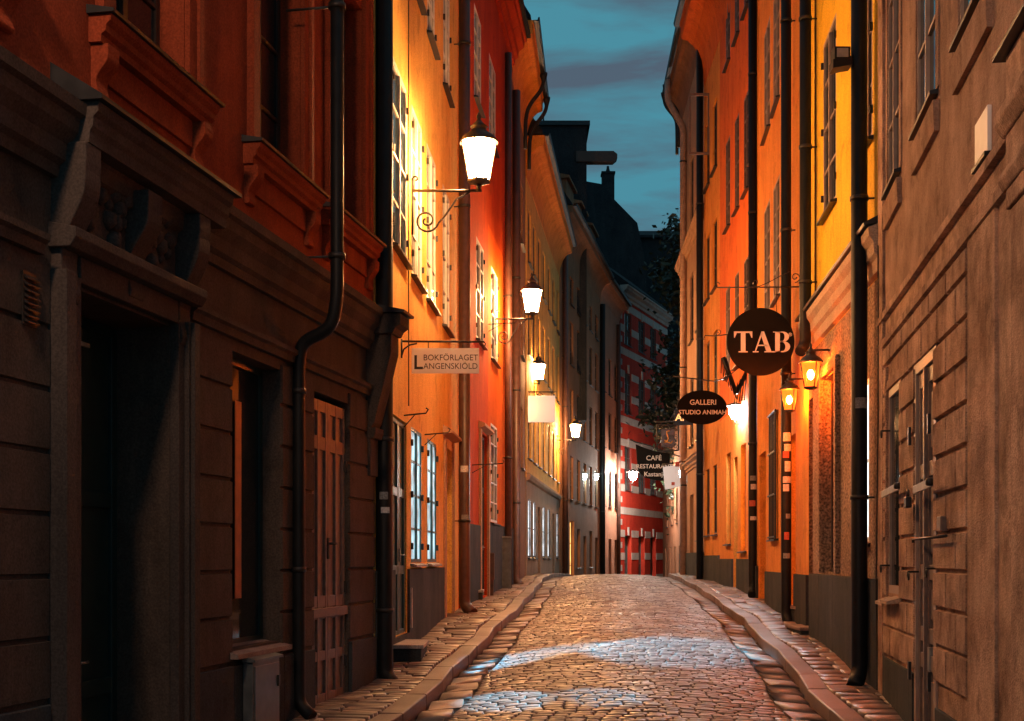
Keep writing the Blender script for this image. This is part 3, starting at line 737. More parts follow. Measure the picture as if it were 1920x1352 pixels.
h = House('brown_house', A6, 'tall brown rendered house beyond the bend with a warm lit doorway')
w = A6
for k in range(6):
    a = .7 + k * 2.25; uu = (a, a + 1.05)
    for z in (4.2, 7.2, 10.2, 12.9): h.win(u=uu, z0=z, z1=z + (1.9 if z < 12 else 1.2), frame='dark_wood', d=.08)
    if k == 1: h.win(u=(a, a + 1.3), z0=.2, z1=3.2, frame='dark_wood', pane='lit_warm', sill=False)
    elif k % 2: h.door(u=uu, z0=-.4, z1=2.6, m='dark_wood')
    else: h.win(u=uu, z0=1.1, z1=2.9, frame='dark_wood')
h.wall(-3, 15.3, 'brick_brown_render')
h.part('eave_cove', 'brick_brown_render', lambda mb: mb.prof(w, 0, w.L, cove(15.3, 1.1, .5)))
roof(h, 16.45, .5, 4.5); gutter(h, 16.35, .58)
for u in (1.2, 5.2, 9.2):
    h.part('dormer', 'brick_brown_render', lambda mb: (mb.wb(w, u, u + 2.2, -2.2, .1, 16.4, 17.9), mb.prof(w, u - .15, u + 2.35, [(.25, 17.9), (.25, 18.0), (-2.2, 18.6), (-2.2, 17.9)])))

h = House('pink_house', A7, 'narrow dusky pink house beside the striped house at the end of the street')
w = A7
for k in range(3):
    a = .5 + k * 2.3; uu = (a, a + 1.1)
    for z in (4.4, 7.6, 10.6): h.win(u=uu, z0=z, z1=z + 2.0, frame='dark_wood', d=.08, pane='glass_blue')
    h.door(u=uu, z0=-1, z1=2.6, m='dark_wood')
h.wall(-4, 15.4, 'pink_render')
h.part('eave_cove', 'pink_render', lambda mb: mb.prof(w, 0, w.L, cove(15.4, .9, .5)))
roof(h, 16.35, .5, 4.0); gutter(h, 16.25, .58)

h = House('striped_house', A8, 'red brick house with white stone bands and barred windows closing the view')
w = A8
cols = [(1171, 1184), (1197, 1209), (1219, 1230)]
for x0, x1 in cols:
    a, b = sorted((w.U(x0), w.U(x1)))
    for z0, z1 in ((5.6, 8.2), (10.2, 12.6), (14.3, 16.2)):
        f = h.win(u=(a, b), z0=z0, z1=z1, frame='dark_green_wood', d=.1, cols=2, rows=4)
        h.part('grille', 'iron', lambda mb: [mb.wb(w, lerp(a, b, t) - .015, lerp(a, b, t) + .015, .0, .03, z0, z1) for t in (.12, .31, .5, .69, .88)], 0, f)
    h.door(u=(a, b), z0=-2, z1=2.9, m='teal_wood', d=.25)
h.wall(-4, 17.2, 'red_stripe_brick')
edges = sorted([0] + [v for o in h.ops[::4] for v in o[:2]] + [w.L])
def bands(mb):
    z = .1
    while z < 16.8:
        ops = [o for o in h.ops if o[2] < z + .42 and o[3] > z]; segs = [(0, w.L)]
        for o in ops:
            ns = []
            for a, b in segs:
                if o[1] <= a or o[0] >= b: ns.append((a, b)); continue
                if o[0] > a: ns.append((a, o[0]))
                if o[1] < b: ns.append((o[1], b))
            segs = ns
        for a, b in segs: mb.wb(w, a, b, 0, .03, z, z + .42)
        z += 1.35
    for a, b in [(0, .35), (w.L - .4, w.L)]:
        z = .8
        while z < 16.5: mb.wb(w, a, b, 0, .028, z, z + .35); z += 1.35
    for o in h.ops:
        if o[2] > 1 or True:
            t = o[3]; mb.wb(w, (o[0] + o[1]) / 2 - .12, (o[0] + o[1]) / 2 + .12, .0, .06, t + .01, t + .5)
h.part('stone_bands', 'pale_stone', bands)
h.part('cornice', 'pale_stone', lambda mb: mb.prof(w, 0, w.L, cornice(16.9, 17.6, .5)))
roof(h, 17.6, .5, 2.5)

# tall warehouse gable with a hoist beam, behind the bend
def warehouse():
    Y = 60.0; X1 = (1100 - CX) / F * Y
    o = empty('gabled_warehouse', (X1, Y, 0), 'dark tall gabled warehouse behind the bend with a hoist beam sticking out against the sky', 'building')
    MB().box(-3.5, X1, Y, Y + 6, 8, 21.8).build('wall', M['dark_tile'], o)
    mb = MB(); mb.box(-3.7, X1 + .15, Y - .15, Y + 6.2, 21.8, 22.0)
    mb.box(-3.0, X1 - .4, Y + .4, Y + 5.4, 22.0, 22.12).build('roof', M['sheet_metal'], o)
    zb = EYE + (HY - 293) / F * Y
    mb = MB(); x2 = (1150 - CX) / F * Y
    mb.box(X1 - .5, x2, Y - .1, Y + .45, zb - .27, zb + .22); mb.prism([(x2, Y - .1, zb - .27), (x2 + .18, Y - .1, zb - .12), (x2 + .18, Y - .1, zb + .08), (x2, Y - .1, zb + .22)], [(x2, Y + .45, zb - .27), (x2 + .18, Y + .45, zb - .12), (x2 + .18, Y + .45, zb + .08), (x2, Y + .45, zb + .22)])
    mb.build('hoist_beam', M['dark_wood'], o)
    MB().lathe(((1020 - CX) / F * Y, Y + 1, 22.0), [(.06, 0), (.05, .3), (.02, .7)], 6).build('finial', M['iron'], o)
    MB().box(X1 - 2.2, X1 - 1.9, Y - .06, Y, 17.5, 18.4).build('hatch', M['grey_stone'], o)
    # lower stepped gable to the right with chimney
    o2 = empty('steep_roofed_house', (5.5, 92, 0), 'dark house with a steep tiled roof and a tall chimney under the hoist beam', 'building')
    Y = 92.0; q = lambda px, py: ((px - CX) / F * Y, EYE + (HY - py) / F * Y)
    pts = [q(1050, 1000), q(1050, 345), q(1100, 340), q(1128, 345), q(1150, 372), q(1195, 418), q(1212, 500), q(1215, 1000)]
    MB().prism([(a, Y, b) for a, b in pts], [(a + .4, Y + 8, b) for a, b in pts]).build('roof', M['dark_tile'], o2)
    a = q(1130, 372); b = q(1153, 318)
    mb = MB(); mb.box(a[0], b[0], Y + .4, Y + 1.3, a[1] - 1, b[1]); mb.box(a[0] - .06, b[0] + .06, Y + .34, Y + 1.36, b[1] - .15, b[1])
    mb.lathe(((a[0] + b[0]) / 2, Y + .85, b[1]), [(.26, 0), (.16, .15), (.1, .35), (.09, .5)], 8).build('chimney', M['dark_tile'], o2)
    Y = 105.0
    o3 = empty('distant_house', ((1225 - CX) / F * Y, Y, 0), 'dark house rising behind the striped house, left of the tree', 'house')
    x0 = (1165 - CX) / F * Y; x1 = (1300 - CX) / F * Y; zz = EYE + (HY - 436) / F * Y
    mb = MB(); mb.box(x0, x1, Y, Y + 6, 6, zz - .5); mb.build('wall', M['dark_tile'], o3)
    mb = MB(); mb.prism([(x0 - .3, Y - .4, zz - .5), (x0 - .3, Y - .4, zz - .3), (x0 - .3, Y + 3, zz + .9), (x0 - .3, Y + 6.3, zz - .5)], [(x1 + .3, Y - .4, zz - .5), (x1 + .3, Y - .4, zz - .3), (x1 + .3, Y + 3, zz + .9), (x1 + .3, Y + 6.3, zz - .5)]).build('roof', M['dark_tile'], o3)
warehouse()

# ================================================================== RIGHT 1: near brown house
h = House('stone_coursed_house', B1, 'weathered brown house at the right edge with block courses, barred door and sky-blue upper windows')
w = B1
for x0, x1 in ((1666, 1688), (1720, 1757), (1800, 1856)):
    h.win(x0, x1, 5.32, 7.9, rows=4, frame='faded_frame', d=0, pane='glass_blue', trim='right_course_render', sp=.07, fw=.035)
h.win(u=(w.uY(5.2), w.uY(6.5)), z0=5.32, z1=7.9, rows=4, frame='brown_wood', d=.07, pane='glass_blue', trim='right_course_render', sp=.15)
for o in list(h.ops):
    h.part('apron', 'right_course_render', lambda mb: mb.prof(w, o[0] - .1, o[1] + .1, [(0, 4.95), (.04, 4.95), (.05, 5.2), (0, 5.2)]))
g1 = h.win(1666, 1691, 1.15, 3.25, rows=2, cols=1, frame='faded_frame', d=0, pane='glass', sill=False, trim=None, fw=.08)
a, b = sorted((w.U(1666), w.U(1691)))
h.part('surround', 'right_course_render', lambda mb: (mb.wb(w, a - .09, a - .003, 0, .022, 1.1, 3.35), mb.wb(w, b + .003, b + .09, 0, .022, 1.1, 3.35), mb.wb(w, a - .003, b + .003, 0, .021, 3.255, 3.35)), .005, g1)
h.part('broken_sill', 'cream_cornice', lambda mb: (mb.prof(w, a - .05, (a + b) / 2 - .02, [(-.08, 1.08), (.15, 1.06), (.15, 1.09), (-.08, 1.15)]), mb.prof(w, (a + b) / 2, b + .06, [(-.08, 1.10), (.13, 1.03), (.13, 1.06), (-.08, 1.14)])), 0, g1)
d0, d1 = sorted((w.U(1719), w.U(1756)))
h.ops.append((d0, d1, -.5, 3.2))
def shut(mb):
    mid = (d0 + d1) / 2; n = -.008
    for c, d in ((d0 + .06, mid - .004), (mid + .004, d1 - .06)):
        mb.wb(w, c, d, n - .05, n - .028, -.15, 3.13)
        mb.wb(w, c, c + .08, n - .05, n, -.15, 3.13); mb.wb(w, d - .08, d, n - .05, n, -.15, 3.13)
        for z in (-.15, .55, .78, 1.32, 2.2, 3.0): mb.wb(w, c + .08, d - .08, n - .05, n - .003, z, z + .13)
        for za, zb in ((.0, .5), (.95, 1.28), (1.5, 2.15), (2.4, 2.95)): mb.wb(w, c + .12, d - .12, n - .03, n - .012, za + .04, zb - .04)
    mb.wb(w, mid - .03, mid + .03, n - .01, n + .03, -.15, 3.13)
dd = h.part('shuttered_door', 'brown_wood', shut, .004)
h.part('door_frame', 'faded_frame', lambda mb: (mb.wb(w, d0 - .07, d0 + .055, -.06, .016, -.4, 3.28), mb.wb(w, d1 - .055, d1 + .07, -.06, .016, -.4, 3.28), mb.wb(w, d0 - .07, d1 + .07, -.06, .015, 3.14, 3.28)), .005, dd)
h.part('hinge', 'iron', lambda mb: [mb.wb(w, u - .03, u + .03, .05, .075, z - .08, z + .08) for u in (d0 - .01, d1 + .01) for z in (.5, 2.6)], 0, dd)
h.part('lock_plate', 'pale_cabinet', lambda mb: mb.wb(w, (d0 + d1) / 2 - .16, (d0 + d1) / 2 - .04, -.045, .0, .55, .75), 0, dd)
h.wall(-.9, 4.0, 'right_brown_render', reveal=.2, name='ground_floor_wall')
h.wall(4.0, 11.0, 'right_course_render', reveal=.25, name='upper_wall')
pl0 = w.uY(9.05)
blocks(h, .50, 3.72, .302, h.ops[-2:] + [(0, w.uY(9.05), -1, 9)], w.uY(8.9), w.L - .45, 'right_brown_render', proud=.03, gap=.028, splits=.80)
h.part('pilaster_strip', 'right_brown_render', lambda mb: (mb.wb(w, w.L - .40, w.L - .02, 0, .03, -.4, 10.8), mb.wb(w, w.uY(8.15), w.uY(9.04), 0, .02, -.4, 3.74)))
h.part('band_course', 'right_brown_render', lambda mb: (mb.prof(w, w.uY(7.53), w.L, [(0, 3.74), (.035, 3.75), (.035, 3.82), (0, 3.84)]), mb.prof(w, w.uY(7.53), w.L, [(0, 4.02), (.045, 4.03), (.045, 4.10), (0, 4.13)])))
def pilaster(mb):
    a, b = w.uY(6.3), w.uY(7.52); zb = 3.55
    mb.wb(w, a, b, 0, .09, zb, 4.45); mb.prof(w, a - .03, b + .04, [(0, 3.66), (.10, 3.66), (.13, 3.72), (.11, 3.78), (0, 3.78)])
    mb.prof(w, a - .03, b + .05, [(0, 3.98), (.10, 3.98), (.15, 4.05), (.15, 4.12), (0, 4.14)]); mb.wb(w, a + .05, b - .04, 0, .07, -.6, zb)
h.part('pilaster', 'right_brown_render', pilaster, .012)
h.part('pilaster_flashing', 'sheet_metal', lambda mb: mb.prof(w, w.uY(6.3) - .05, w.uY(7.52) + .08, [(0, 4.452), (.15, 4.452), (.15, 4.475), (0, 4.60)]))
h.part('plinth', 'plinth_grey', lambda mb: (mb.wb(w, w.uY(8.2), d0 - .08, 0, .03, -.8, .30), mb.wb(w, d1 + .08, w.L, 0, .03, -.8, .47)), .01)
h.part('roof', 'dark_tile', lambda mb: mb.prof(w, 0, w.L, [(.4, 11), (.4, 11.1), (-2.5, 14), (-5, 11.1), (-5, 11)]))

# ================================================================== RIGHT 2: pebble dash below, yellow above
h = House('pebbledash_house', B2, 'bright yellow house above a pebble-dashed ground floor behind the thick black downpipe')
w = B2
for x0, x1 in ((1544, 1568), (1622, 1636)):
    h.win(x0, x1, 6.35, 8.85, rows=4, frame='faded_frame', d=0, hinge=True)
h.win(1544, 1568, 9.9, 11.9, rows=4, frame='faded_frame', d=0); 
pw = h.win(1545, 1572, 1.32, 4.05, rows=3, cols=2, frame='dark_wood', d=.10, pane='glass', sill=False)
lw = h.win(1618, 1630, 1.7, 3.6, rows=2, cols=1, frame='white_wood', d=0, pane='lit_white')
pd = h.door(1507, 1524, -.0, 3.95, m='black_metal', d=.12, leaves=1, panels=4)
a, b = sorted((w.U(1545), w.U(1572))); e, f = sorted((w.U(1507), w.U(1524)))
f = min(f, w.L - .02)
h.part('window_surround', 'pebble_dash', lambda mb: (mb.wb(w, a - .16, a - .01, 0, .07, 1.3, 4.2), mb.wb(w, b + .01, b + .16, 0, .07, 1.3, 4.2), mb.wb(w, a - .01, b + .01, 0, .068, 4.06, 4.2)), .01, pw)
h.wall(-.5, 4.65, 'pebble_dash', name='ground_floor_wall', reveal=.4)
h.wall(4.65, 13, 'bright_yellow_render', name='upper_wall', reveal=.2)
h.part('plinth', 'plinth_grey', lambda mb: [mb.wb(w, p, q, 0, .08, -.5, 1.28) for p, q in ((.0, w.U(1630) - .0), (w.U(1630), w.U(1618)), (w.U(1618), a), (a, b), (b, e - .12)) if q > p], .012)
h.part('cornice', 'cream_cornice', lambda mb: mb.prof(w, 0, w.L, [(0, 4.66), (.05, 4.68), (.06, 4.82), (.10, 4.86), (.11, 4.98), (.16, 5.05), (.17, 5.14), (0, 5.20)]))
h.part('cornice_flashing', 'sheet_metal', lambda mb: mb.prof(w, 0, w.L, [(0, 5.202), (.21, 5.16), (.22, 5.19), (0, 5.30)]))
roof(h, 13)

# ================================================================== RIGHT 3: orange-yellow house
h = House('amber_house', B3, 'amber orange house between two black downpipes behind the round TAB sign')
w = B3
for x0, x1 in ((1433, 1444), (1450, 1462)):
    h.win(x0, x1, 10.05, 12.2, rows=4, frame='faded_frame', d=0, sp=.08); h.win(x0, x1, 6.4, 8.6, rows=4, frame='faded_frame', d=0, sp=.08)
g3 = h.win(1446, 1459, 1.9, 4.3, rows=4, cols=2, frame='dark_wood', d=.12)
a, b = sorted((w.U(1446), w.U(1459)))
h.part('grille', 'iron', lambda mb: ([mb.wb(w, lerp(a, b, t) - .012, lerp(a, b, t) + .012, .03, .054, 1.85, 4.3) for t in (.05, .28, .5, .72, .95)], [mb.wb(w, a - .03, b + .03, .055, .075, z, z + .03) for z in (1.9, 2.7, 3.5, 4.25)]), 0, g3)
h.door(1424, 1436, .4, 3.7, m='dark_wood', d=.3); h.door(1480, 1492, .2, 3.6, m='dark_wood', d=.3)
h.wall(-.5, 14.5, 'orange_render')
h.part('plinth', 'plinth_grey', lambda mb: (mb.wb(w, w.U(1478), w.U(1438), 0, .05, -.2, 1.25), mb.wb(w, w.U(1422), w.L, 0, .05, -.2, 1.35), mb.wb(w, 0, w.U(1493), 0, .05, -.2, 1.25)))
roof(h, 14.5)

# ================================================================== RIGHT 4: red house
h = House('vermilion_house', B4, 'vermilion red house with tall dark windows between the amber house and the coved orange eave')
w = B4
for x0, x1 in ((1361, 1369), (1378, 1386), (1395, 1405)):
    for z in (10.0, 6.2): h.win(x0, x1, z, z + 2.25, rows=4, frame='brown_wood', d=0)
    h.win(x0, x1, 14.2, 16.2, rows=4, frame='brown_wood', d=0)
for x0, x1 in ((1362, 1370), ): h.win(x0, x1, 1.9, 4.2, rows=3, frame='dark_wood', d=.1)
dv = h.door(1376, 1383, .6, 4.0, m='dark_wood', d=.15)
h.win(1389, 1399, 1.7, 4.2, rows=1, cols=1, frame='orange_wood', d=.1, pane='lit_warm')
h.wall(-.5, 5.2, 'orange_render', name='ground_floor_wall')
h.wall(5.2, 17.5, 'deep_orange_render', name='upper_wall')
h.part('plinth', 'plinth_grey', lambda mb: (mb.wb(w, .0, w.U(1384), 0, .05, -.2, 1.5), mb.wb(w, w.U(1375), w.L, 0, .05, -.2, 1.5)))
roof(h, 17.5)

# ================================================================== RIGHT 5: orange house with coved eave
h = House('orange_house', B5, 'orange house with a large coved eave against the sky, beyond the vermilion house')
w = B5
for a in (.55, 2.2):
    for z in (2.2, 5.9, 9.0, 12.3): h.win(u=(a, a + .95), z0=z, z1=z + 1.9, rows=3, frame='dark_wood', d=.05)
h.wall(-.5, 15.5, 'orange_render')
h.part('plinth', 'plinth_grey', lambda mb: mb.wb(w, 0, w.L, 0, .05, -.2, 1.6))
h.part('eave_cove', 'deep_orange_render', lambda mb: mb.prof(w, -2.6, w.L, cove(15.5, 1.9, .65)))  # deep orange stands in for lamp light reaching the cove from below
roof(h, 17.45, .6, 3)
gutter(h, 17.3, .75)

# ================================================================== RIGHT 6: tan house
h = House('tan_house', B6, 'tan pinkish house ending the right side, with an open casement and a dark overhanging eave')
w = B6
for k, a in enumerate((.8, 3.2, 5.6)):
    for z in (5.2, 8.6, 12.4): h.win(u=(a, a + 1.1), z0=z, z1=z + 2.2, rows=3, frame='dark_wood', d=.05)
    if k != 1: h.win(u=(a, a + 1.1), z0=2.1, z1=3.8, rows=2, frame='dark_wood', d=.05)
    else: h.door(u=(a, a + 1.2), z0=.7, z1=3.6, m='dark_green_wood')
h.wall(-2, 17.0, 'tan_render')
h.part('plinth', 'plinth_grey', lambda mb: mb.wb(w, 0, w.L, 0, .05, -.5, 1.7))
for z in (4.4, 11.6): h.part('string_course', 'tan_render', lambda mb: mb.prof(w, 0, w.L, cornice(z, z + .35, .22)))
h.part('eave_cove', 'brick_brown_render', lambda mb: mb.prof(w, 0, w.L, cove(17.0, 1.2, .4)))
roof(h, 18.3, .45, 4); gutter(h, 18.15, .5)
h.part('gutter_hopper', 'sheet_metal', lambda mb: [spout(w, w.L - u_, .58, z_)(mb) for u_, z_ in ((.12, 18.2), (.9, 18.2))])
def casement(mb):
    a = 4.0
    p = lambda n, z: w.P(a, n, z)
    for n0, n1, z0, z1 in ((.02, .09, 15.1, 17.1), (.62, .69, 15.1, 17.1), (.09, .62, 15.1, 15.18), (.09, .62, 17.02, 17.1)): mb.wb(w, a - .03, a + .03, n0, n1, z0, z1)
w = B5
h5 = bpy.data.objects['orange_house']
mb = MB(); a = 2.3
zc0, zc1 = EYE + (HY - 290) / F * w.P(a, 0, 0).y, EYE + (HY - 175) / F * w.P(a, 0, 0).y
for n0, n1, z0, z1 in ((-.02, .04, zc0, zc1), (.52, .58, zc0, zc1), (.04, .52, zc0, zc0 + .07), (.04, .52, zc1 - .07, zc1)): mb.wb(w, a - .03, a + .03, n0, n1, z0, z1)
mb.build('open_casement', M['brown_wood'], h5)

# ================================================================== RIGHT 7: low wall-like house beyond the crest, tree
h = House('low_house', B7, 'low dark stone house below the tree at the far end on the right')
w = B7
for a in (2.0, 6.0, 10.0, 14.5): h.win(u=(a, a + 1.2), z0=3.5, z1=5.4, rows=3, frame='dark_wood'); h.door(u=(a + 1.7, a + 2.8), z0=-2, z1=2.2, m='dark_wood')
h.wall(-4, 9.3, 'brick_brown_render', back=3)
roof(h, 9.3, .3, 1.5, back=3)

def tree(x, y, zg, ztop, rad, n, seed, label):
    random.seed(seed)
    o = empty('leafy_tree', (x, y, zg), label, 'tree')
    mb = MB(); H = ztop - zg
    mb.tube([(x, y, zg), (x + .1, y, zg + H * .2), (x - .15, y + .1, zg + H * .45), (x, y, zg + H * .8)], [.4, .32, .24, .06], 9)
    tips = []
    for k in range(60):
        t = random.uniform(.22, .93); a = random.uniform(0, 6.28); r = rad * (1.05 - .75 * abs(t - .55) * 1.6) * random.uniform(.5, 1.0); r = max(.7, r)
        b0 = Vector((x, y, zg + H * (t - .12))); e = Vector((x + r * math.cos(a), y + r * math.sin(a), zg + H * (t + random.uniform(.0, .07))))
        mb.tube([b0, b0.lerp(e, .5) + Vector((0, 0, .25)), e], [.09, .055, .02], 5); tips += [e, b0.lerp(e, .7), b0.lerp(e, .42)]
    mb.build('trunk', M['bark'], o)
    lf = MB()
    for k in range(n):
        c = random.choice(tips); s = .62
        p = c + Vector((random.gauss(0, s), random.gauss(0, s), random.gauss(0, s * .7)))
        q = random.uniform(.13, .26); d = Vector((random.gauss(0, 1), random.gauss(0, 1), random.gauss(-.3, .6))).normalized(); e = d.cross(Vector((random.gauss(0, 1), random.gauss(0, 1), random.gauss(0, 1)))).normalized()
        lf.quad(p - d * q, p + e * q * .5 - d * q * .1, p + d * q, p - e * q * .5)
    lf.build('crown', M['leaf'], o)
tree(11.5, 73.5, -.8, 21.8, 4.1, 34000, 5, 'big dark leafy tree rising behind the low house on the right, against the evening sky')

# ------------------------------------------------------------------ downpipes
def downpipe(label, pts, r, m='black_metal', bands=None, w=None, stub=.3, name='downpipe', seg=14):
    o = empty(name, (pts[-1][0], pts[-1][1], pts[-1][2]), label, 'downpipe')
    # round the bends
    P = [Vector(p) for p in pts]; q = [P[0]]
    for i in range(1, len(P) - 1):
        a, b, c = P[i - 1], P[i], P[i + 1]; t = min(.16, (b - a).length * .45, (c - b).length * .45)
        s = b + (a - b).normalized() * t; e = b + (c - b).normalized() * t
        for k in range(5):
            f = k / 4; q.append(s.lerp(b, f).lerp(b.lerp(e, f), f))
    q.append(P[-1])
    rr = r if isinstance(r, float) else None
    MB().tube(q, r, seg).build('pipe', M[m], o)
    for bz, bx, by, br, nn in (bands or []):
        mb = MB(); mb.tube([(bx, by, bz - .025), (bx, by, bz + .025)], br + .012, seg)
        if nn is not None: mb.tube([(bx, by, bz), (bx + nn.x, by + nn.y, bz)], .012, 6)
        mb.build('bracket', M['iron'], o)
    return o
def pipe_at(px, w, n, z_top, z_bot, r, label, m='black_metal', bands=(2, 4, 6, 8), shoe=None, **k):
    u = w.U(px, n); p = w.P(u, n, 0); q = [(p.x, p.y, z_top), (p.x, p.y, z_bot)]
    if shoe:
        s = w.P(u, n, 0) + Vector((shoe[0], shoe[1], 0)); q[-1] = (p.x, p.y, z_bot + .14); q.append((s.x, s.y, z_bot))
    nn = -Vector((w.n.x, w.n.y)) * (n + .1)
    return downpipe(label, q, r, m, [(z, p.x, p.y, r, nn) for z in bands if z < z_top], w, **k)
# near left S-bend pipe
u1 = A1.U(632, .48); u2 = A1.U(562, .08); P1 = A1.P(u1, .48, 0); P2 = A1.P(u2, .07, 0)
nn = Vector((-A1.n.x, -A1.n.y))
downpipe('black downpipe with an S-bend over the cornice of the near left house', [(P1.x, P1.y, 11), (P1.x, P1.y, 3.95), tuple(A1.P(lerp(u1, u2, .25), .42, 3.68)), tuple(A1.P(lerp(u1, u2, .9), .10, 3.56)), (P2.x, P2.y, 3.35), (P2.x, P2.y, .12), tuple(A1.P(u2 - .05, .22, .0))],
         [.083] * 1 + [.083] * 11 + [.075] * 4 + [.055] * 4 + [.042] * 6 if False else .062, 'black_metal',
         [(4.35, P1.x, P1.y, .07, nn * .5), (6.7, P1.x, P1.y, .07, nn * .5), (3.1, P2.x, P2.y, .06, nn * .1), (1.4, P2.x, P2.y, .06, nn * .1)])
pipe_at(721, A1, .10, 12, -.0, .10, 'thick dark downpipe at the corner between the brown and yellow houses on the left', bands=(.9, 2.9), shoe=(.14, -.12))
pipe_at(871, A3, .16, 13.5, .50, .105, 'brown downpipe between the yellow and red houses on the left', 'brown_pipe', bands=(2.2, 5, 8, 11), shoe=(.16, -.16))
pipe_at(968, A4, .10, 14, .78, .11, 'brown downpipe at the far end of the red house, behind the tall cabinet', 'brown_pipe', bands=(3, 6, 9), shoe=(.12, -.15))
pipe_at(953, A3, .14, 14, .74, .09, 'slim brown downpipe just left of the tall cabinet\'s neighbour pipe', 'brown_pipe', bands=(4, 8))
pipe_at(1060, A6, .12, 15, 0, .12, 'far brown downpipe at the joint after the lit corner house', 'brown_pipe', bands=(4, 8))
pipe_at(1130, A7, .12, 15, -1.5, .14, 'far dark downpipe between the brown and pink houses', 'black_metal', bands=(4, 8))
pipe_at(1160, A7, .12, 15, -1.5, .12, 'far downpipe at the left edge of the striped house', 'brown_pipe', bands=(4, 8))
bp_ = pipe_at(1611, B2, .17, 13, .05, .092, 'thickest black downpipe on the right in front of the pebble-dashed house', bands=(5.6, 8.2, 2.2), shoe=(-.12, -.22))
pipe_at(1510, B2, .17, 13, 4.55, .085, 'black downpipe ending above the two orange lanterns on the right', bands=(5.6, 7.6, 9.5), shoe=(-.1, -.1))
sp_ = pipe_at(1474, B3, .15, 14, .40, .085, 'sticker-covered black downpipe below the round sign', bands=(4.6, 7.0, 10.5), shoe=(.02, -.14))
pipe_at(1411, B4, .14, 16, .72, .09, 'black downpipe between the amber and vermilion houses', bands=(4, 6, 9, 12), shoe=(-.05, -.2))
pipe_at(1312, B6, .14, 17, .9, .10, 'slim black downpipe along the tan house', bands=(4, 8, 12))
# pale pipe with offset at the end of the tan house
u = B6.U(1281, .12); p = B6.P(u, .12, 0)
downpipe('pale tan downpipe with a swan neck at the far right corner against the sky', [tuple(B6.P(u + .3, .62, 17.9)), tuple(B6.P(u + .3, .62, 17.2)), tuple(B6.P(u, .14, 16.2)), (p.x, p.y, 16.0), (p.x, p.y, .9)], .11, 'tan_pipe', [(z, p.x, p.y, .11, None) for z in (4, 8, 12, 15)])

# ------------------------------------------------------------------ lamps
def scroll(c, ax, up, r0, turns, start=0, n=26, sgn=1):
    pts = []
    for k in range(n + 1):
        t = k / n; a = start + sgn * turns * 2 * math.pi * t; r = r0 * (1 - .82 * t); pts.append(Vector(c) + (Vector(ax) * math.cos(a) + Vector(up) * math.sin(a)) * r)
    return pts
def street_lamp(lab, root, tip, glass, s=1.0, group='street lamps along the left house fronts', hang=False, seg=6):
    """root on the wall at arm height, tip = point where the lantern stands"""
    root = Vector(root); tip = Vector(tip); ax = (tip - root); ln = ax.length; ax = ax / ln
    o = empty('street_lamp', tip, lab, 'street lamp', group)
    mb = MB(); r = .016 * max(s, .8)
    mb.tube([root, tip + ax * .04], r, 8); up = Vector((0, 0, 1))
    if not hang:
        mb.tube([root + up * .16, root - up * .62], r * .9, 8); mb.tube(scroll(root + up * .16 + ax * .05, -ax, up, .05, .8, 0, 12), r * .6, 6)
        c = root + ax * .20 - up * .42
        mb.tube([root + ax * .86 * ln - up * .02, root + ax * .66 * ln - up * .12, root + ax * .5 * ln - up * .34, c + ax * .17 - up * .03] + scroll(c, ax, up, .17, 1.6, -.3, 34, -1), r * .75, 6)
        mb.tube([tip, tip + up * .10], .03 * s, 8)
    mb.build('bracket', M['iron'], o)
    b = tip + up * (.12 * s) if not hang else tip - up * (.62 * s)
    z = lambda q: q * s
    if hang: MB().tube([tip, tip - up * .12 * s], .01, 6).build('hook', M['iron'], o)
    if glass == 'lamp_glass_orange':
        MB().lathe(b, [(z(.115), 0), (z(.185), z(.40))], seg, False, .3).build('lantern_glass', M['amber_glass'], o)
        MB().lathe(b + up * z(.12), [(z(.02), 0), (z(.05), z(.04)), (z(.06), z(.10)), (z(.03), z(.16))], 10).build('bulb', M['amber_bulb'], o)
    else: MB().lathe(b, [(z(.115), 0), (z(.185), z(.40))], seg, False, .3).build('lantern_glass', M[glass], o)
    fr = MB()
    for k in range(seg):
        a = 2 * math.pi * k / seg + .3; ca, sa = math.cos(a), math.sin(a)
        fr.tube([b + Vector((ca * z(.12), sa * z(.12), 0)), b + Vector((ca * z(.19), sa * z(.19), z(.40)))], z(.011), 5)
    fr.lathe(b - up * z(.03), [(z(.05), -z(.02)), (z(.13), 0), (z(.13), z(.028))], seg, False, .3)
    fr.build('lantern_frame', M['iron'], o)
    cp = MB(); cp.lathe(b + up * z(.402), [(z(.215), 0), (z(.215), z(.02)), (z(.15), z(.09)), (z(.09), z(.13)), (z(.08), z(.17)), (z(.10), z(.18)), (z(.05), z(.22)), (z(.02), z(.26)), (z(.03), z(.29)), (z(.008), z(.34))], seg * 2, True, .3)
    cp.build('cap', M['iron'], o)
    return o
def left_lamp(w, Y, proj, px, py, lab, glass, s):
    u = w.uY(Y); rt = w.P(u, .0, 0)
    X = (px - CX) / F * Y; zc = EYE + (HY - py) / F * Y; z = zc - .32 * s
    tip = Vector((X, Y - .0, z)); root = w.P(u, .01, z)
    root = Vector((root.x, root.y, z)); return street_lamp(lab, root, tip, glass, s)
left_lamp(A2, 18.0, 1, 898, 303, 'large glowing street lamp on the yellow house, nearest and highest of the row', 'lamp_glass', 1.28)
left_lamp(A3, 30.0, 1, 997, 566, 'second street lamp of the row, on the red house', 'lamp_glass_far', 1.25)
left_lamp(A5, 42.5, 1, 1010, 698, 'third street lamp of the row, above the lit white sign', 'lamp_glass_far', 1.2)
left_lamp(A5b, 52.5, 1, 1079, 808, 'fourth and farthest street lamp of the row, beyond the white sign', 'lamp_glass_far', 1.2)
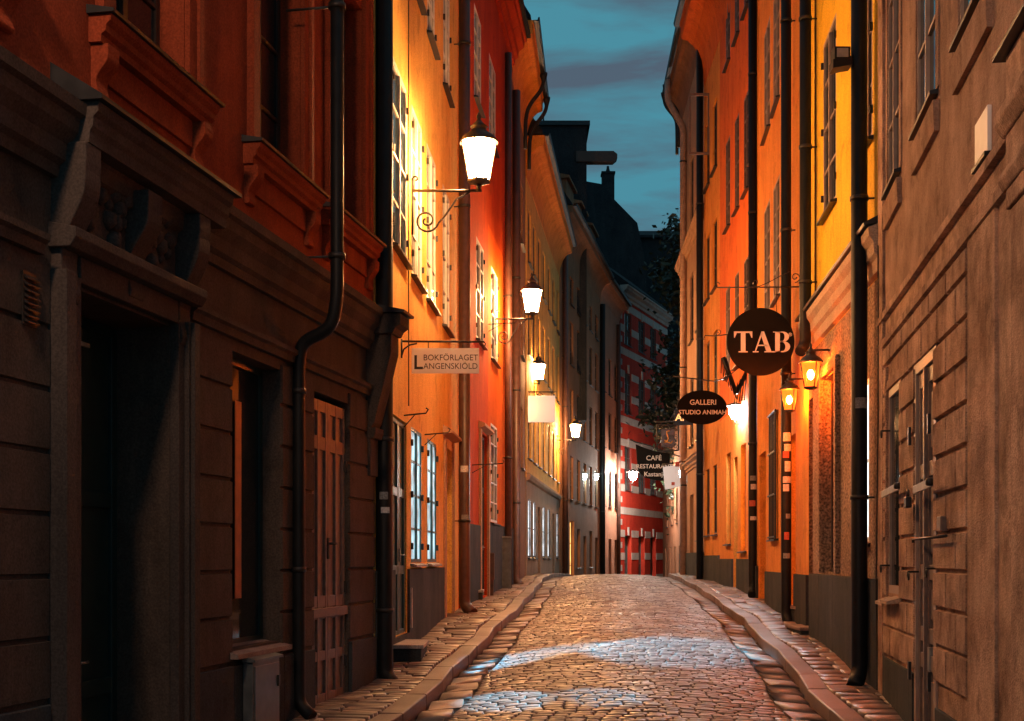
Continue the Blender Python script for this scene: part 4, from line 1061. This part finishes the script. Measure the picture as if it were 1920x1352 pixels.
# the next lamp of the same row, on the near left house
u = A1.uY(4.3)
street_lamp('street lamp of the row on the near left house, above and before the view', A1.P(u, .01, 6.6), A1.P(u, 1.0, 6.6), 'lamp_glass_entrance', 1.2)
def hang_lamp(w, px, py, n, lab, s, glass, grp='hanging orange lanterns on the right wall'):
    u = w.U(px, n); p = w.P(u, n, 0); z = EYE + (HY - py) / F * p.y + .42 * s
    return street_lamp(lab, w.P(u, .0, z), Vector((p.x, p.y, z)), glass, s, grp, True, 4 if s > .6 else 4)
hang_lamp(B2, 1520, 703, .26, 'larger orange glowing lantern hanging by the pebble-dashed house', .82, 'lamp_glass_orange')
hang_lamp(B3, 1480, 750, .26, 'smaller orange glowing lantern hanging beside the stickered downpipe', .78, 'lamp_glass_orange')
def globe(px, py, Y, r, lab, glass='lamp_glass_white', arm=(0, .25), grp='small white wall lamps'):
    X = (px - CX) / F * Y; z = EYE + (HY - py) / F * Y
    o = empty('wall_lamp', (X, Y, z), lab, 'wall lamp', grp)
    MB().lathe((X, Y, z), [(r * .45, -r * 1.2), (r * .85, -r * .5), (r, 0), (r * .85, r * .5), (r * .4, r * .9)], 10).build('globe', M[glass], o)
    mb = MB(); mb.lathe((X, Y, z + r * .75), [(r * 1.7, 0), (r * 1.7, r * .12), (r * .6, r * .5), (r * .1, r * .7)], 12); mb.tube([(X, Y, z - r * 1.2), (X, Y, z - r * 2.0), (X + arm[0], Y + .05, z - r * 2.0)], .018, 6); mb.tube([(X + arm[0], Y + .05, z - r * 3), (X + arm[0], Y + .05, z)], .03, 6)
    mb.build('holder', M['iron'], o); return o
globe(1378, 771, 30.6, .15, 'white wall lamp beside the oval gallery sign', 'lamp_glass_bright', arm=(.25, 0))
globe(1095, 893, 62.0, .15, 'far white wall lamp on the brown house, left one of a close pair', arm=(-.1, 0))
globe(1117, 893, 66.0, .15, 'far white wall lamp on the brown house, right one of a close pair', arm=(-.1, 0))
globe(1187, 891, 72.0, .24, 'bright white lamp in front of the striped house', 'lamp_glass_far_white', arm=(-.8, 0))
globe(1269, 889, 45.0, .16, 'white lamp behind the hanging white card sign', arm=(.45, 0))

# unseen spots added at the lit windows, casting cool patches on the cobbles
def patch_spot(loc, c, wx, wy, power, col=(.13, .60, .95)):
    """unseen square spot at a lit window: c = patch centre, wx / wy = patch size across and along the street"""
    loc = Vector(loc); c = Vector(c); D = (c - loc).length; dz = loc.z - c.z
    ax = abs(math.atan2(abs(c.x - loc.x) + wx / 2, dz) - math.atan2(abs(c.x - loc.x) - wx / 2, dz)); ay = 2 * math.atan2(wy / 2, D)
    l = bpy.data.lights.new('window_patch_spot', 'SPOT'); l.energy = power; l.color = col; l.spot_size = ay; l.spot_blend = .3; l.use_square = True; l.shadow_soft_size = .06
    o = bpy.data.objects.new('window_patch_spot', l); COL.objects.link(o); o.location = loc
    o.rotation_euler = (c - loc).to_track_quat('-Z', 'Y').to_euler(); o.scale = (1, math.tan(ax / 2) / math.tan(ay / 2), 1); return o
patch_spot((-1.25, 18.9, 3.2), (.42, 17.55, .22), .8, 3.5, 1500)
patch_spot((-1.25, 18.9, 3.2), (2.0, 17.85, .24), 2.3, 3.8, 2500)
patch_spot((3.92, 15.1, 3.3), (-.02, 13.75, 0), .9, 1.35, 4300)
patch_spot((3.92, 15.1, 3.3), (.95, 13.75, 0), .85, 1.3, 1500)

# ------------------------------------------------------------------ lettering
def text(s, size, m, parent, c, xd, name='lettering', align='CENTER', ext=.004, fwd=None, bold=0, ysc=1.0):
    cu = bpy.data.curves.new(name, 'FONT'); cu.body = s; cu.size = size; cu.align_x = align; cu.extrude = ext; cu.offset = bold; cu.resolution_u = 4
    t = bpy.data.objects.new(name, cu); COL.objects.link(t); dg = bpy.context.evaluated_depsgraph_get()
    me = bpy.data.meshes.new_from_object(t.evaluated_get(dg)); bpy.data.objects.remove(t)
    x = Vector(xd).normalized(); y = Vector((0, 0, 1)); z = x.cross(y)
    mx = Matrix(((x.x, y.x * ysc, z.x, c[0]), (x.y, y.y * ysc, z.y, c[1]), (x.z, y.z * ysc, z.z, c[2]), (0, 0, 0, 1)))
    pl = Vector(); p = parent
    while p: pl += p.location; p = p.parent
    me.transform(Matrix.Translation(-pl) @ mx); me.materials.clear(); me.materials.append(M[m]); me.name = name
    o = bpy.data.objects.new(name, me); COL.objects.link(o); o.parent = parent; return o
def sign_frame(w, px, n, py):
    u = w.U(px, n); p = w.P(u, n, 0); z = EYE + (HY - py) / F * p.y; sc = F / p.y
    return Vector((p.x, p.y, z)), sc
XD = Vector((1, 0, 0))
# publisher's board
def publisher():
    w = A2; u = w.U(752); r = w.P(u, 0, 0); sc = F / r.y; Y = r.y; q = lambda px, py: Vector(((px - CX) / sc, Y, EYE + (HY - py) / sc))
    c = q(835, 678); o = empty('hanging_sign', c, 'white rectangular publisher board hanging from an iron arm on the yellow house', 'sign')
    a, b = q(772, 653), q(898, 700)
    MB().box(a.x, b.x, Y - .012, Y + .012, b.z, a.z).build('board', M['translucent_board'], o, .003)
    text('BOKFÖRLAGET', .105, 'sign_dark_letter', o, (q(845, 675).x, Y - .016, q(845, 676).z), XD, ysc=1.05)
    text('ANGENSKIÖLD', .105, 'sign_dark_letter', o, (q(845, 675).x, Y - .016, q(845, 692).z), XD, ysc=1.05)
    text('L', .26, 'sign_dark_letter', o, (q(784, 675).x, Y - .016, q(784, 692).z), XD, bold=.004)
    mb = MB(); rt = q(750, 640); rt.x = w.P(u, 0, 0).x
    mb.tube([rt, q(908, 641)], .014, 8); mb.tube([rt + Vector((0, 0, .03)), rt - Vector((0, 0, .22))], .022, 6)
    mb.tube([q(753, 668), q(757, 655), q(768, 647), q(782, 644)], .012, 6); mb.tube([q(908, 641), q(911, 645), q(908, 650), q(904, 646)], .008, 6)
    for px in (803, 868): mb.tube([q(px, 641), q(px, 655)], .007, 6)
    mb.build('bracket', M['iron'], o)
publisher()
# round TAB sign
def ser(mb, polys, c, s, y0, y1):
    for p in polys:
        mb.prism([(c[0] + x * s, y1, c[1] + z * s) for x, z in p], [(c[0] + x * s, y0, c[1] + z * s) for x, z in p])
def glyph(ch):
    R_ = lambda a, b, c, d: [(a, c), (b, c), (b, d), (a, d)]
    if ch == 'T':
        return .92, [R_(.35, .57, .03, .94), R_(.24, .68, 0, .05), R_(.02, .90, .93, 1.0), [(.02, .95), (.02, .70), (.06, .70), (.16, .93)], [(.90, .95), (.90, .70), (.86, .70), (.76, .93)]]
    if ch == 'A':
        return 1.0, [[(.44, 1.0), (.56, 1.0), (.92, .03), (.68, .03), (.44, .76), (.42, .88)], [(.44, 1.0), (.47, .86), (.17, .03), (.11, .03)], [(.26, .30), (.72, .30), (.72, .36), (.27, .36)], R_(.02, .30, 0, .05), R_(.58, 1.0, 0, .05)]
    P = [R_(.12, .34, .0, 1.0), R_(.02, .4, 0, .05), R_(.02, .4, .95, 1.0)]
    def bowl(cy, ry, rx, th):
        o = []
        for k in range(13):
            a = -math.pi / 2 + math.pi * k / 12; o.append((a,))
        out = []
        for k in range(12):
            a0, a1 = -math.pi / 2 + math.pi * k / 12, -math.pi / 2 + math.pi * (k + 1) / 12
            f = lambda a, R1, R2: (.45 + R1 * math.cos(a), cy + R2 * math.sin(a))
            out.append([f(a0, rx, ry), f(a1, rx, ry), f(a1, rx - th, ry - .055), f(a0, rx - th, ry - .055)])
        out.append([(.3, cy - ry), (.45, cy - ry), (.45, cy - ry + .055), (.3, cy - ry + .055)]); out.append([(.3, cy + ry - .055), (.45, cy + ry - .055), (.45, cy + ry), (.3, cy + ry)])
        return out
    return .86, P + bowl(.745, .255, .33, .21) + bowl(.27, .27, .39, .23)
def tabsign():
    w = B3; u = w.U(1500, 0); r = w.P(u, 0, 0); Y = r.y; sc = F / Y; q = lambda px, py: Vector(((px - CX) / sc, Y, EYE + (HY - py) / sc))
    c = q(1426, 641); o = empty('hanging_sign', c, 'large round black sign with pale serif capitals T A B hanging over the right pavement', 'sign'); R0 = 63.5 / sc
    A = [(c.x + R0 * math.cos(2 * math.pi * k / 64), Y - .02, c.z + R0 * math.sin(2 * math.pi * k / 64)) for k in range(64)]
    MB().prism(A[::-1], [(x, Y + .02, z) for x, y, z in A[::-1]]).build('disc', M['sign_black'], o, .006)
    mb = MB(); s = 39 / sc; x = q(1375, 0).x; z = q(0, 661).z
    for ch in 'TAB':
        adv, pl = glyph(ch); ser(mb, pl, (x, z), s, Y - .028, Y - .0205); x += (adv - (.02 if ch != 'B' else 0)) * s
    mb.build('lettering', M['sign_letter'], o)
    text('®', 9 / sc, 'sign_letter', o, (q(1481, 0).x, Y - .0205, q(0, 631).z), XD)
    b = MB(); rt = q(1500, 538); rt.x = r.x
    b.tube([rt, q(1345, 539)], .011, 6); b.tube([q(1345, 539), q(1342, 533), q(1346, 529), q(1350, 533)], .008, 6)
    b.tube([rt + Vector((0, 0, .12)), rt - Vector((0, 0, .2))], .016, 6)
    b.tube(scroll(q(1491, 520), XD, (0, 0, 1), .085, 1.3, -1.6, 26), .008, 5); b.tube(scroll(q(1418, 530), -XD, (0, 0, 1), .06, 1.1, -1.6, 20), .007, 5)
    b.tube([q(1420, 538), q(1440, 530), q(1466, 516), q(1484, 508)], .007, 5)
    for px in (1400, 1456): b.tube([q(px, 539), q(px, 586)], .006, 5)
    b.build('bracket', M['iron'], o)
    b = MB(); o2 = empty('empty_sign_hook', q(1363, 628), 'small scrolled iron hook left of the round black sign', 'bracket')
    b.tube([q(1374, 626), q(1340, 630), q(1322, 629), q(1320, 634)], .009, 6); b.tube(scroll(q(1347, 622), XD, (0, 0, 1), .045, 1.2, -1.6, 18), .007, 5); b.build('hook', M['iron'], o2)
tabsign()
def gallery():
    Y = 28.9; w = B4; sc = F / Y; q = lambda px, py: Vector(((px - CX) / sc, Y, EYE + (HY - py) / sc)); c = q(1316, 764)
    o = empty('hanging_sign', c, 'oval black gallery sign with two lines of white capitals', 'sign')
    A = [(c.x + 46.5 / sc * math.cos(2 * math.pi * k / 48), Y - .02, c.z + 32 / sc * math.sin(2 * math.pi * k / 48)) for k in range(48)]
    MB().prism(A[::-1], [(x, Y + .02, z) for x, y, z in A[::-1]]).build('panel', M['sign_black'], o)
    text('GALLERI', 13.5 / sc, 'sign_white', o, (q(1318, 0).x, Y - .0205, q(0, 759).z), XD, bold=.002)
    text('STUDIO ANIMAH', 11.6 / sc, 'sign_white', o, (q(1317, 0).x, Y - .0205, q(0, 777).z), XD, bold=.002)
    b = MB(); rx = w.P(w.uY(Y), 0, 0).x; rt = Vector((rx, Y, q(0, 690).z))
    b.tube([q(1262, 706), q(1300, 710), q(1340, 715), q(1362, 708), q(1385, 690), rt], .014, 6)
    for px in (1300, 1345): b.tube([q(px, 711), q(px, 738)], .006, 5)
    b.build('bracket', M['iron'], o)
    # V-shaped slatted thing above the white lamp
    Y2 = 29.6; sc2 = F / Y2; q = lambda px, py: Vector(((px - CX) / sc2, Y2, EYE + (HY - py) / sc2))
    o = empty('slatted_sign', q(1382, 720), 'striped slatted V-shaped sign above the white wall lamp', 'sign'); b = MB()
    for k in range(7):
        t = k / 6
        b.tube([q(1353 + 9 * t, 672 + 22 * t * 0), q(1352 + 30 * t, 700 + 50 * t)], .012, 4)
    for k in range(8):
        t = k / 7; b.tube([q(1376 + t * 34, 758 - 60 * t * .2), q(1384 + t * 28, 716 - 36 * t)], .012, 4)
    b.tube([q(1356, 670), q(1381, 738)], .05, 4); b.tube([q(1410, 676), q(1381, 738)], .05, 4); b.build('slats', M['black_metal'], o)
gallery()
def small_signs():
    # orange letters partly behind the oval sign
    Y = 34.0; sc = F / Y; q = lambda px, py: Vector(((px - CX) / sc, Y, EYE + (HY - py) / sc))
    o = empty('hanging_sign', q(1280, 780), 'dark plate with orange letters half hidden behind the oval gallery sign', 'sign')
    MB().box(q(1264, 0).x, q(1300, 0).x, Y - .01, Y + .01, q(0, 797).z, q(0, 768).z).build('plate', M['sign_black'], o)
    text('Ar', 19 / sc, 'gold', o, (q(1276, 0).x, Y - .012, q(0, 789).z), XD, bold=.004)
    b = MB(); b.tube([q(1264, 760), (5.6, Y, q(0, 758).z)], .013, 5); b.tube([q(1270, 760), q(1270, 769)], .008, 5); b.build('bracket', M['iron'], o)
    # ornate iron L sign
    Y = 38.5; sc = F / Y; q = lambda px, py: Vector(((px - CX) / sc, Y, EYE + (HY - py) / sc))
    o = empty('ornate_sign', q(1250, 818), 'wrought iron filigree square sign with a curly golden L', 'sign'); b = MB(); z = lambda: 0
    for a, c in (((1232, 797), (1272, 797)), ((1272, 797), (1272, 845)), ((1272, 845), (1232, 845)), ((1232, 845), (1232, 797))): b.tube([q(*a), q(*c)], .022, 5)
    for k in range(12):
        cx = 1237 + (k % 4) * 10; cy = 802 + (k // 4) * 18; b.tube(scroll(q(cx, cy), XD, (0, 0, 1), .085, 1.4, k, 16), .010, 4)
    b.tube([q(1228, 792), q(1274, 790), Vector((5.75, Y, q(0, 790).z))], .022, 6); b.tube([q(1240, 790), q(1240, 797)], .012, 5); b.tube([q(1266, 790), q(1266, 797)], .012, 5)
    b.build('frame', M['iron'], o)
    m2 = MB(); m2.box(q(1240, 0).x, q(1265, 0).x, Y + .01, Y + .03, q(0, 838).z, q(0, 804).z); m2.build('plate', M['dark_wood'], o)
    g = MB(); g.tube([q(1256, 808), q(1250, 809), q(1251, 816), q(1253, 822), q(1250, 829), q(1244, 830), q(1246, 826), q(1252, 829), q(1258, 831), q(1261, 827)], .02, 5); g.build('lettering', M['gold'], o)
    # café banner
    Y = 50.0; sc = F / Y; q = lambda px, py: Vector(((px - CX) / sc, Y, EYE + (HY - py) / sc))
    o = empty('hanging_sign', q(1225, 865), 'dark curved café restaurant banner sign with pale letters near the striped house', 'sign')
    top = [(1192 + k * 8, 833 + 17 * (k / 8) ** 1.0 + 3 * math.sin(k / 8 * 3.14)) for k in range(9)]; bot = [(1256, 902), (1232, 901), (1210, 896), (1197, 884), (1194, 860)]
    A = [q(*p) for p in top + bot]
    MB().prism([tuple(a) for a in A][::-1], [(a.x, a.y + .05, a.z) for a in A][::-1]).build('banner', M['sign_black'], o)
    for s_, x, y, sz in (('CAFÉ', 1226, 863, 12.5), ('RESTAURANT', 1227, 878, 11), ('Kastanjen', 1231, 893, 12)): text(s_, sz / sc, 'sign_letter', o, (q(x, 0).x, Y - .004, q(0, y).z), XD, bold=.002)
    b = MB(); b.tube([q(1182, 824), q(1192, 829), q(1220, 836), q(1258, 851), (6.9, Y, q(0, 860).z)], .03, 6); b.build('bracket', M['iron'], o)
    # white card sign
    Y = 42.0; sc = F / Y; q = lambda px, py: Vector(((px - CX) / sc, Y, EYE + (HY - py) / sc))
    o = empty('hanging_sign', q(1260, 890), 'bright white card sign with red marks hanging in front of the small white lamp', 'sign')
    A = [q(1243, 876), q(1273, 871), q(1276, 912), q(1247, 918)]
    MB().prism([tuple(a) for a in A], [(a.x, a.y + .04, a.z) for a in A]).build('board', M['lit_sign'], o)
    m2 = MB(); a = q(1266, 875); b_ = q(1274, 867); m2.box(a.x, b_.x, Y - .03, Y - .004, a.z, b_.z); a = q(1259, 910); b_ = q(1265, 904); m2.box(a.x, b_.x, Y - .03, Y - .004, a.z, b_.z); m2.build('red_mark', M['sticker_red'], o)
    b = MB(); b.tube([q(1240, 872), q(1276, 866), Vector((5.88, Y, q(0, 866).z))], .02, 5); b.build('bracket', M['iron'], o)
    # lit white sign under third lamp
    Y = 40.5; sc = F / Y; q = lambda px, py: Vector(((px - CX) / sc, Y, EYE + (HY - py) / sc))
    o = empty('hanging_sign', q(1014, 766), 'pale square sign glaring in the light below the third street lamp', 'sign')
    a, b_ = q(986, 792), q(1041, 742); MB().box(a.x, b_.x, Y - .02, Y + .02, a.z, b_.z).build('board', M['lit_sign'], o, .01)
    b = MB(); b.tube([Vector((.5, Y, q(0, 735).z)), q(1043, 735)], .018, 6); [b.tube([q(p, 735), q(p, 743)], .01, 5) for p in (993, 1034)]; b.build('bracket', M['iron'], o)
    # bare arms on the left fronts
    for (w, px, py, ln, lab) in ((A2, 764, 779, .30, 'bare iron hook arm above the green door of the yellow house'), (A2, 796, 815, .36, 'bare iron hook arm above the lit casements of the yellow house'), (A3, 885, 872, .62, 'straight dark iron rod sticking out of the red house'), (A3, 916, 608, .6, 'scrolled empty iron bracket high on the red house')):
        u = w.U(px if px != 764 else 757); r = w.P(u, 0, 0); z = EYE + (HY - py) / F * r.y
        o = empty('iron_bracket', (r.x, r.y, z), lab, 'bracket'); b = MB()
        b.tube([(r.x, r.y, z), (r.x + ln, r.y, z + .03), (r.x + ln + .03, r.y, z + .08), (r.x + ln, r.y, z + .1)], .011, 6); b.tube([(r.x, r.y, z - .16), (r.x + ln * .5, r.y, z + .01)], .008, 6); b.build('arm', M['iron'], o)
small_signs()

# ------------------------------------------------------------------ street furniture and small things
def wall_cabinet(w, x0, x1, n, z0, z1, m, lab, d):
    a, b = sorted((w.U(x0, n), w.U(x1, n))); p = w.P(a, n, z0); o = empty('utility_cabinet', p, lab, 'cabinet')
    MB().wb(w, a, b, n - d, n, z0, z1).build('body', M[m], o, .008)
    mb = MB(); mb.wb(w, a + .03, b - .03, n, n + .012, z0 + .06, z1 - .04); dr = mb.build('door', M[m], o, .004)
    MB().wb(w, b - .09, b - .05, n + .012, n + .03, lerp(z0, z1, .74), lerp(z0, z1, .84)).build('lock', M['iron'], dr)
    MB().prof(w, a - .02, b + .02, [(n - d, z1), (n + .03, z1), (n + .03, z1 + .02), (n - d, z1 + .05)]).build('lid', M[m], o)
wall_cabinet(A1, 474, 524, .14, -.35, .62, 'grey_cabinet', 'small grey metal cabinet below the near left window', .09)
def cab2():
    Y = 31.2; x0 = (933 - CX) / F * Y; x1 = (958 - CX) / F * Y; zt = EYE + (HY - 1008) / F * Y; zg = gz(Y) + .1
    o = empty('utility_cabinet', (x0, Y, zg), 'tall brown-grey free-standing cabinet before the red house', 'cabinet')
    MB().box(x0, x1, Y, Y + .9, zg, zt).build('body', M['grey_cabinet'], o, .01); MB().box(x0 + .02, x1 - .02, Y - .012, Y, zg + .1, zt - .06).build('door', M['grey_cabinet'], o, .004)
    MB().box(x0 - .015, x1 + .015, Y - .03, Y + .93, zt, zt + .03).build('lid', M['pale_cabinet'], o)
    Y = 28.6; x0 = (918 - CX) / F * Y; x1 = (927 - CX) / F * Y; zg = gz(Y) + .1
    o = empty('post_box', (x0, Y, zg), 'small reddish box on the wall between the red house door and the tall cabinet', 'box')
    MB().box(x0 - .05, x1, Y, Y + .3, zg + .35, zg + .95).build('body', M['brown_pipe'], o, .01); MB().box(x0 - .05, x1 - .02, Y + .05, Y + .25, zg, zg + .35).build('foot', M['brown_pipe'], o)
cab2()
def step(x0, x1, Y0, Y1, h_, lab, top='pale_stone'):
    zg = gz(Y0) + .06; o = empty('stone_step', ((x0 + x1) / 2, Y0, zg), lab, 'step')
    MB().box(x0, x1, Y0, Y1, zg - .1, zg + h_).build('block', M['plinth_grey'], o, .012); MB().box(x0 - .02, x1 + .03, Y0 - .03, Y1, zg + h_, zg + h_ + .05).build('tread', M[top], o, .01)
step(-1.56, -1.14, 16.1, 17.2, .23, 'stone doorstep in front of the green door of the yellow house')
step(-.93, -.62, 26.6, 27.4, .22, 'doorstep at the red house door')
step(4.35, 4.85, 19.3, 20.3, .1, 'low stone doorstep by the pebble-dashed house', 'granite')
step(4.66, 5.0, 21.0, 21.9, .28, 'granite block at the foot of the stickered downpipe', 'granite')
# stickers
def stickers(px, w, n, r, rows, lab):
    u = w.U(px, n); p = w.P(u, n, 0)
    for k, (py, hh, ww, mm) in enumerate(rows):
        z = EYE + (HY - py) / F * p.y; hz = hh / F * p.y / 2; a = ww
        mb = MB(); A = []; B = []
        for q in range(6):
            t = -math.pi / 2 + random.uniform(-.02, .02) + lerp(-a, a, q / 5) + rows[k][4] if False else -math.pi / 2 + lerp(-a, a, q / 5) + .25 * math.sin(k * 2.3)
            for (L_, zz) in ((A, z - hz), (B, z + hz)): L_.append((p.x + (r + .004) * math.cos(t), p.y + (r + .004) * math.sin(t), zz))
        for q in range(5): mb.quad(A[q], A[q + 1], B[q + 1], B[q])
        for q in range(5):
            mb.quad(*[tuple(p_ + (Vector((p.x, p.y, p_.z)) - p_).normalized() * .002 for p_ in ())]) if False else None
        o = mb.build('sticker', M[mm]); md = o.modifiers.new('thick', 'SOLIDIFY'); md.thickness = .001
        tag(o, lab[k], 'sticker', 'stickers on the downpipes')
names = ['round pale sticker highest on the stickered downpipe', 'white sticker second from the top of the stickered downpipe', 'small red sticker on the stickered downpipe', 'tall pale sticker on the stickered downpipe above its widest one', 'widest white sticker midway down the stickered downpipe', 'white sticker just under the widest one on the stickered downpipe', 'thin grey sticker on the middle of the stickered downpipe', 'lowest red sticker on the stickered downpipe', 'lowest grey sticker near the foot of the stickered downpipe']
stickers(1474, B3, .15, .085, [(820, 16, .8, 'sticker_white'), (840, 13, .75, 'sticker_white'), (853, 12, .6, 'sticker_red'), (875, 19, .6, 'sticker_white'), (900, 12, .9, 'sticker_white'), (915, 13, .6, 'sticker_white'), (968, 9, .5, 'sticker_grey'), (1005, 14, .5, 'sticker_red'), (1042, 10, .7, 'sticker_grey')], names)
stickers(1611, B2, .17, .092, [(757, 20, .75, 'sticker_grey')], ['grey poster sticker on the thickest black downpipe'])
stickers(1411, B4, .14, .09, [(897, 9, .8, 'sticker_grey'), (913, 10, .8, 'sticker_white'), (944, 11, .8, 'sticker_red'), (972, 7, .9, 'sticker_white')], ['grey sticker highest on the downpipe before the vermilion house', 'white sticker second on the downpipe before the vermilion house', 'red sticker on the downpipe before the vermilion house', 'white strip sticker lowest on the downpipe before the vermilion house'])
stickers(721, A1, .10, .10, [(930, 14, .5, 'sticker_grey'), (957, 11, .5, 'sticker_white')], ['small grey sticker on the corner downpipe at left', 'torn white sticker on the corner downpipe at left'])
stickers(871, A3, .16, .105, [(880, 12, .7, 'sticker_white'), (970, 9, .7, 'sticker_grey')], ['pale sticker upper on the brown downpipe of the red house', 'grey sticker lower on the brown downpipe of the red house'])
# flood light on the big pipe
def flood():
    w = B2; u = w.U(1611, .17); p = w.P(u, .17, 0); z = EYE + (HY - 112) / F * p.y
    o = empty('flood_light', (p.x, p.y, z), 'unlit square floodlight clamped high on the thickest black downpipe', 'floodlight')
    mb = MB(); mb.box(p.x - .30, p.x - .12, p.y - .08, p.y + .10, z - .02, z + .12); mb.prism([(p.x - .32, p.y - .1, z - .13), (p.x - .10, p.y - .1, z - .09), (p.x - .10, p.y - .1, z - .03), (p.x - .32, p.y - .1, z - .03)], [(p.x - .32, p.y + .1, z - .13), (p.x - .10, p.y + .1, z - .09), (p.x - .10, p.y + .1, z - .03), (p.x - .32, p.y + .1, z - .03)])
    mb.box(p.x - .12, p.x, p.y - .02, p.y + .02, z, z + .04); mb.build('housing', M['black_metal'], o)
    MB().box(p.x - .275, p.x - .145, p.y - .086, p.y - .081, z + .0, z + .10).build('lens', M['pale_cabinet'], o)
flood()
# bars and padlock on the near right door and window
def bars():
    w = B1; n = .10
    for (x0, x1, y0, y1, lab) in ((1656, 1688, 934, 918, 'flat iron security bar across the narrow window at right'), (1716, 1750, 927, 912, 'flat iron security bar across the barred door at right')):
        ua, ub = w.U(x0, n), w.U(x1, n); za, zb = w.Z(x0, y0, n), w.Z(x1, y1, n); p = w.P(ua, n, za); o = empty('security_bar', p, lab, 'security bar', 'iron bars on the near right wall')
        mb = MB(); c = []
        for nn_ in (n, n + .02):
            for (u, z) in ((ua, za), (ub, zb), (ub, zb + .07), (ua, za + .07)): c.append(w.P(u, nn_, z))
        mb.hexa(c); mb.build('bar', M['pale_cabinet'], o, .004)
        e = w.P(ub, n + .03, zb + .035); MB().lathe((e.x, e.y, e.z - .05), [(.02, .02), (.03, .03), (.03, .07), (.02, .08)], 10).build('boss', M['iron'], o)
    u = w.U(1703, n); p = w.P(u, n + .01, w.Z(1703, 940, n)); o = empty('padlock', p, 'old black padlock hanging at the left end of the door bar', 'padlock')
    MB().wb(w, u - .07, u + .07, n - .02, n + .03, p.z - .06, p.z + .04).build('body', M['iron'], o, .012)
    pts = [w.P(u + .045 * math.cos(a), n + .005, p.z + .04 + .06 * math.sin(a)) for a in [math.pi * k / 8 for k in range(9)]]
    MB().tube(pts, .009, 6).build('shackle', M['iron'], o)
    u0, u1 = w.U(1712, .09), w.U(1774, .09); z = 1.67; o = empty('security_bar', w.P(u0, .09, z), 'thin dark iron rod across the lower part of the barred door', 'security bar', 'iron bars on the near right wall')
    MB().tube([w.P(u0, .09, z - .03), w.P(u0, .09, z), w.P(u1, .09, z)], .012, 6).build('rod', M['iron'], o)
    # meter box, hooks, plaque
    u = w.U(1764, .05); p = w.P(u, .05, w.Z(1764, 985, .05)); o = tag(MB().wb(w, u - .10, u + .08, .0, .07, p.z - .05, p.z + .07).build('junction_box', M['brown_wood'], None, .008), 'small brown junction box right of the barred door', 'junction box')
    for k, (px, py, lab) in enumerate(((1660, 808, 'black wall hook left of the narrow window, upper'), (1659, 1060, 'black wall hook left of the narrow window, lower'), (1712, 1072, 'iron ring hook left of the barred door'), (1746, 1066, 'iron ring hook right of the barred door'))):
        u = w.U(px, .05); z = w.Z(px, py, .05); o = tag(MB().tube([w.P(u, 0, z), w.P(u, .08, z)] + [w.P(u + .03 * math.sin(a), .09, z - .035 + .035 * math.cos(a)) for a in [k_ * .7 for k_ in range(9)]], .010, 6).build('wall_hook', M['iron']), lab, 'hook')
    a, b = sorted((w.U(1836), w.U(1860))); z0, z1 = w.Z(1848, 300), w.Z(1848, 215)
    o = empty('wall_plaque', w.P(a, 0, z0), 'blank white tile plaque beside the pilaster at upper right', 'plaque'); MB().wb(w, a, b, 0, .03, z0, z1).build('plate', M['sign_white'], o, .006); MB().wb(w, a - .01, b + .01, 0, .05, z0 - .03, z0 - .002).build('ledge', M['black_metal'], o)
    a, b = sorted((w.U(1735), w.U(1757)))
    u = B1.L - .12
    MBc = MB().tube([w.P(u, .04, 4.9), w.P(u, .04, 3.0), w.P(u, .06, 1.2), w.P(u, .05, .5)], .008, 5); tag(MBc.build('cable', M['iron']), 'thin black cable down the corner of the near right house', 'cable')
    u = A2.U(763.5); tag(MB().tube([A2.P(u, .02, 13), A2.P(u, .02, 5.0), A2.P(u + .01, .02, 3.6)], .008, 5).build('cable', M['iron']), 'thin dark cable running down the yellow house between two upper windows', 'cable')
    u = B2.U(1531); tag(MB().tube([B2.P(u, .02, 13), B2.P(u, .02, 5.25)], .012, 5).build('cable', M['iron']), 'thin black cable down the bright yellow upper wall', 'cable')
bars()
print('objects', len(bpy.data.objects))
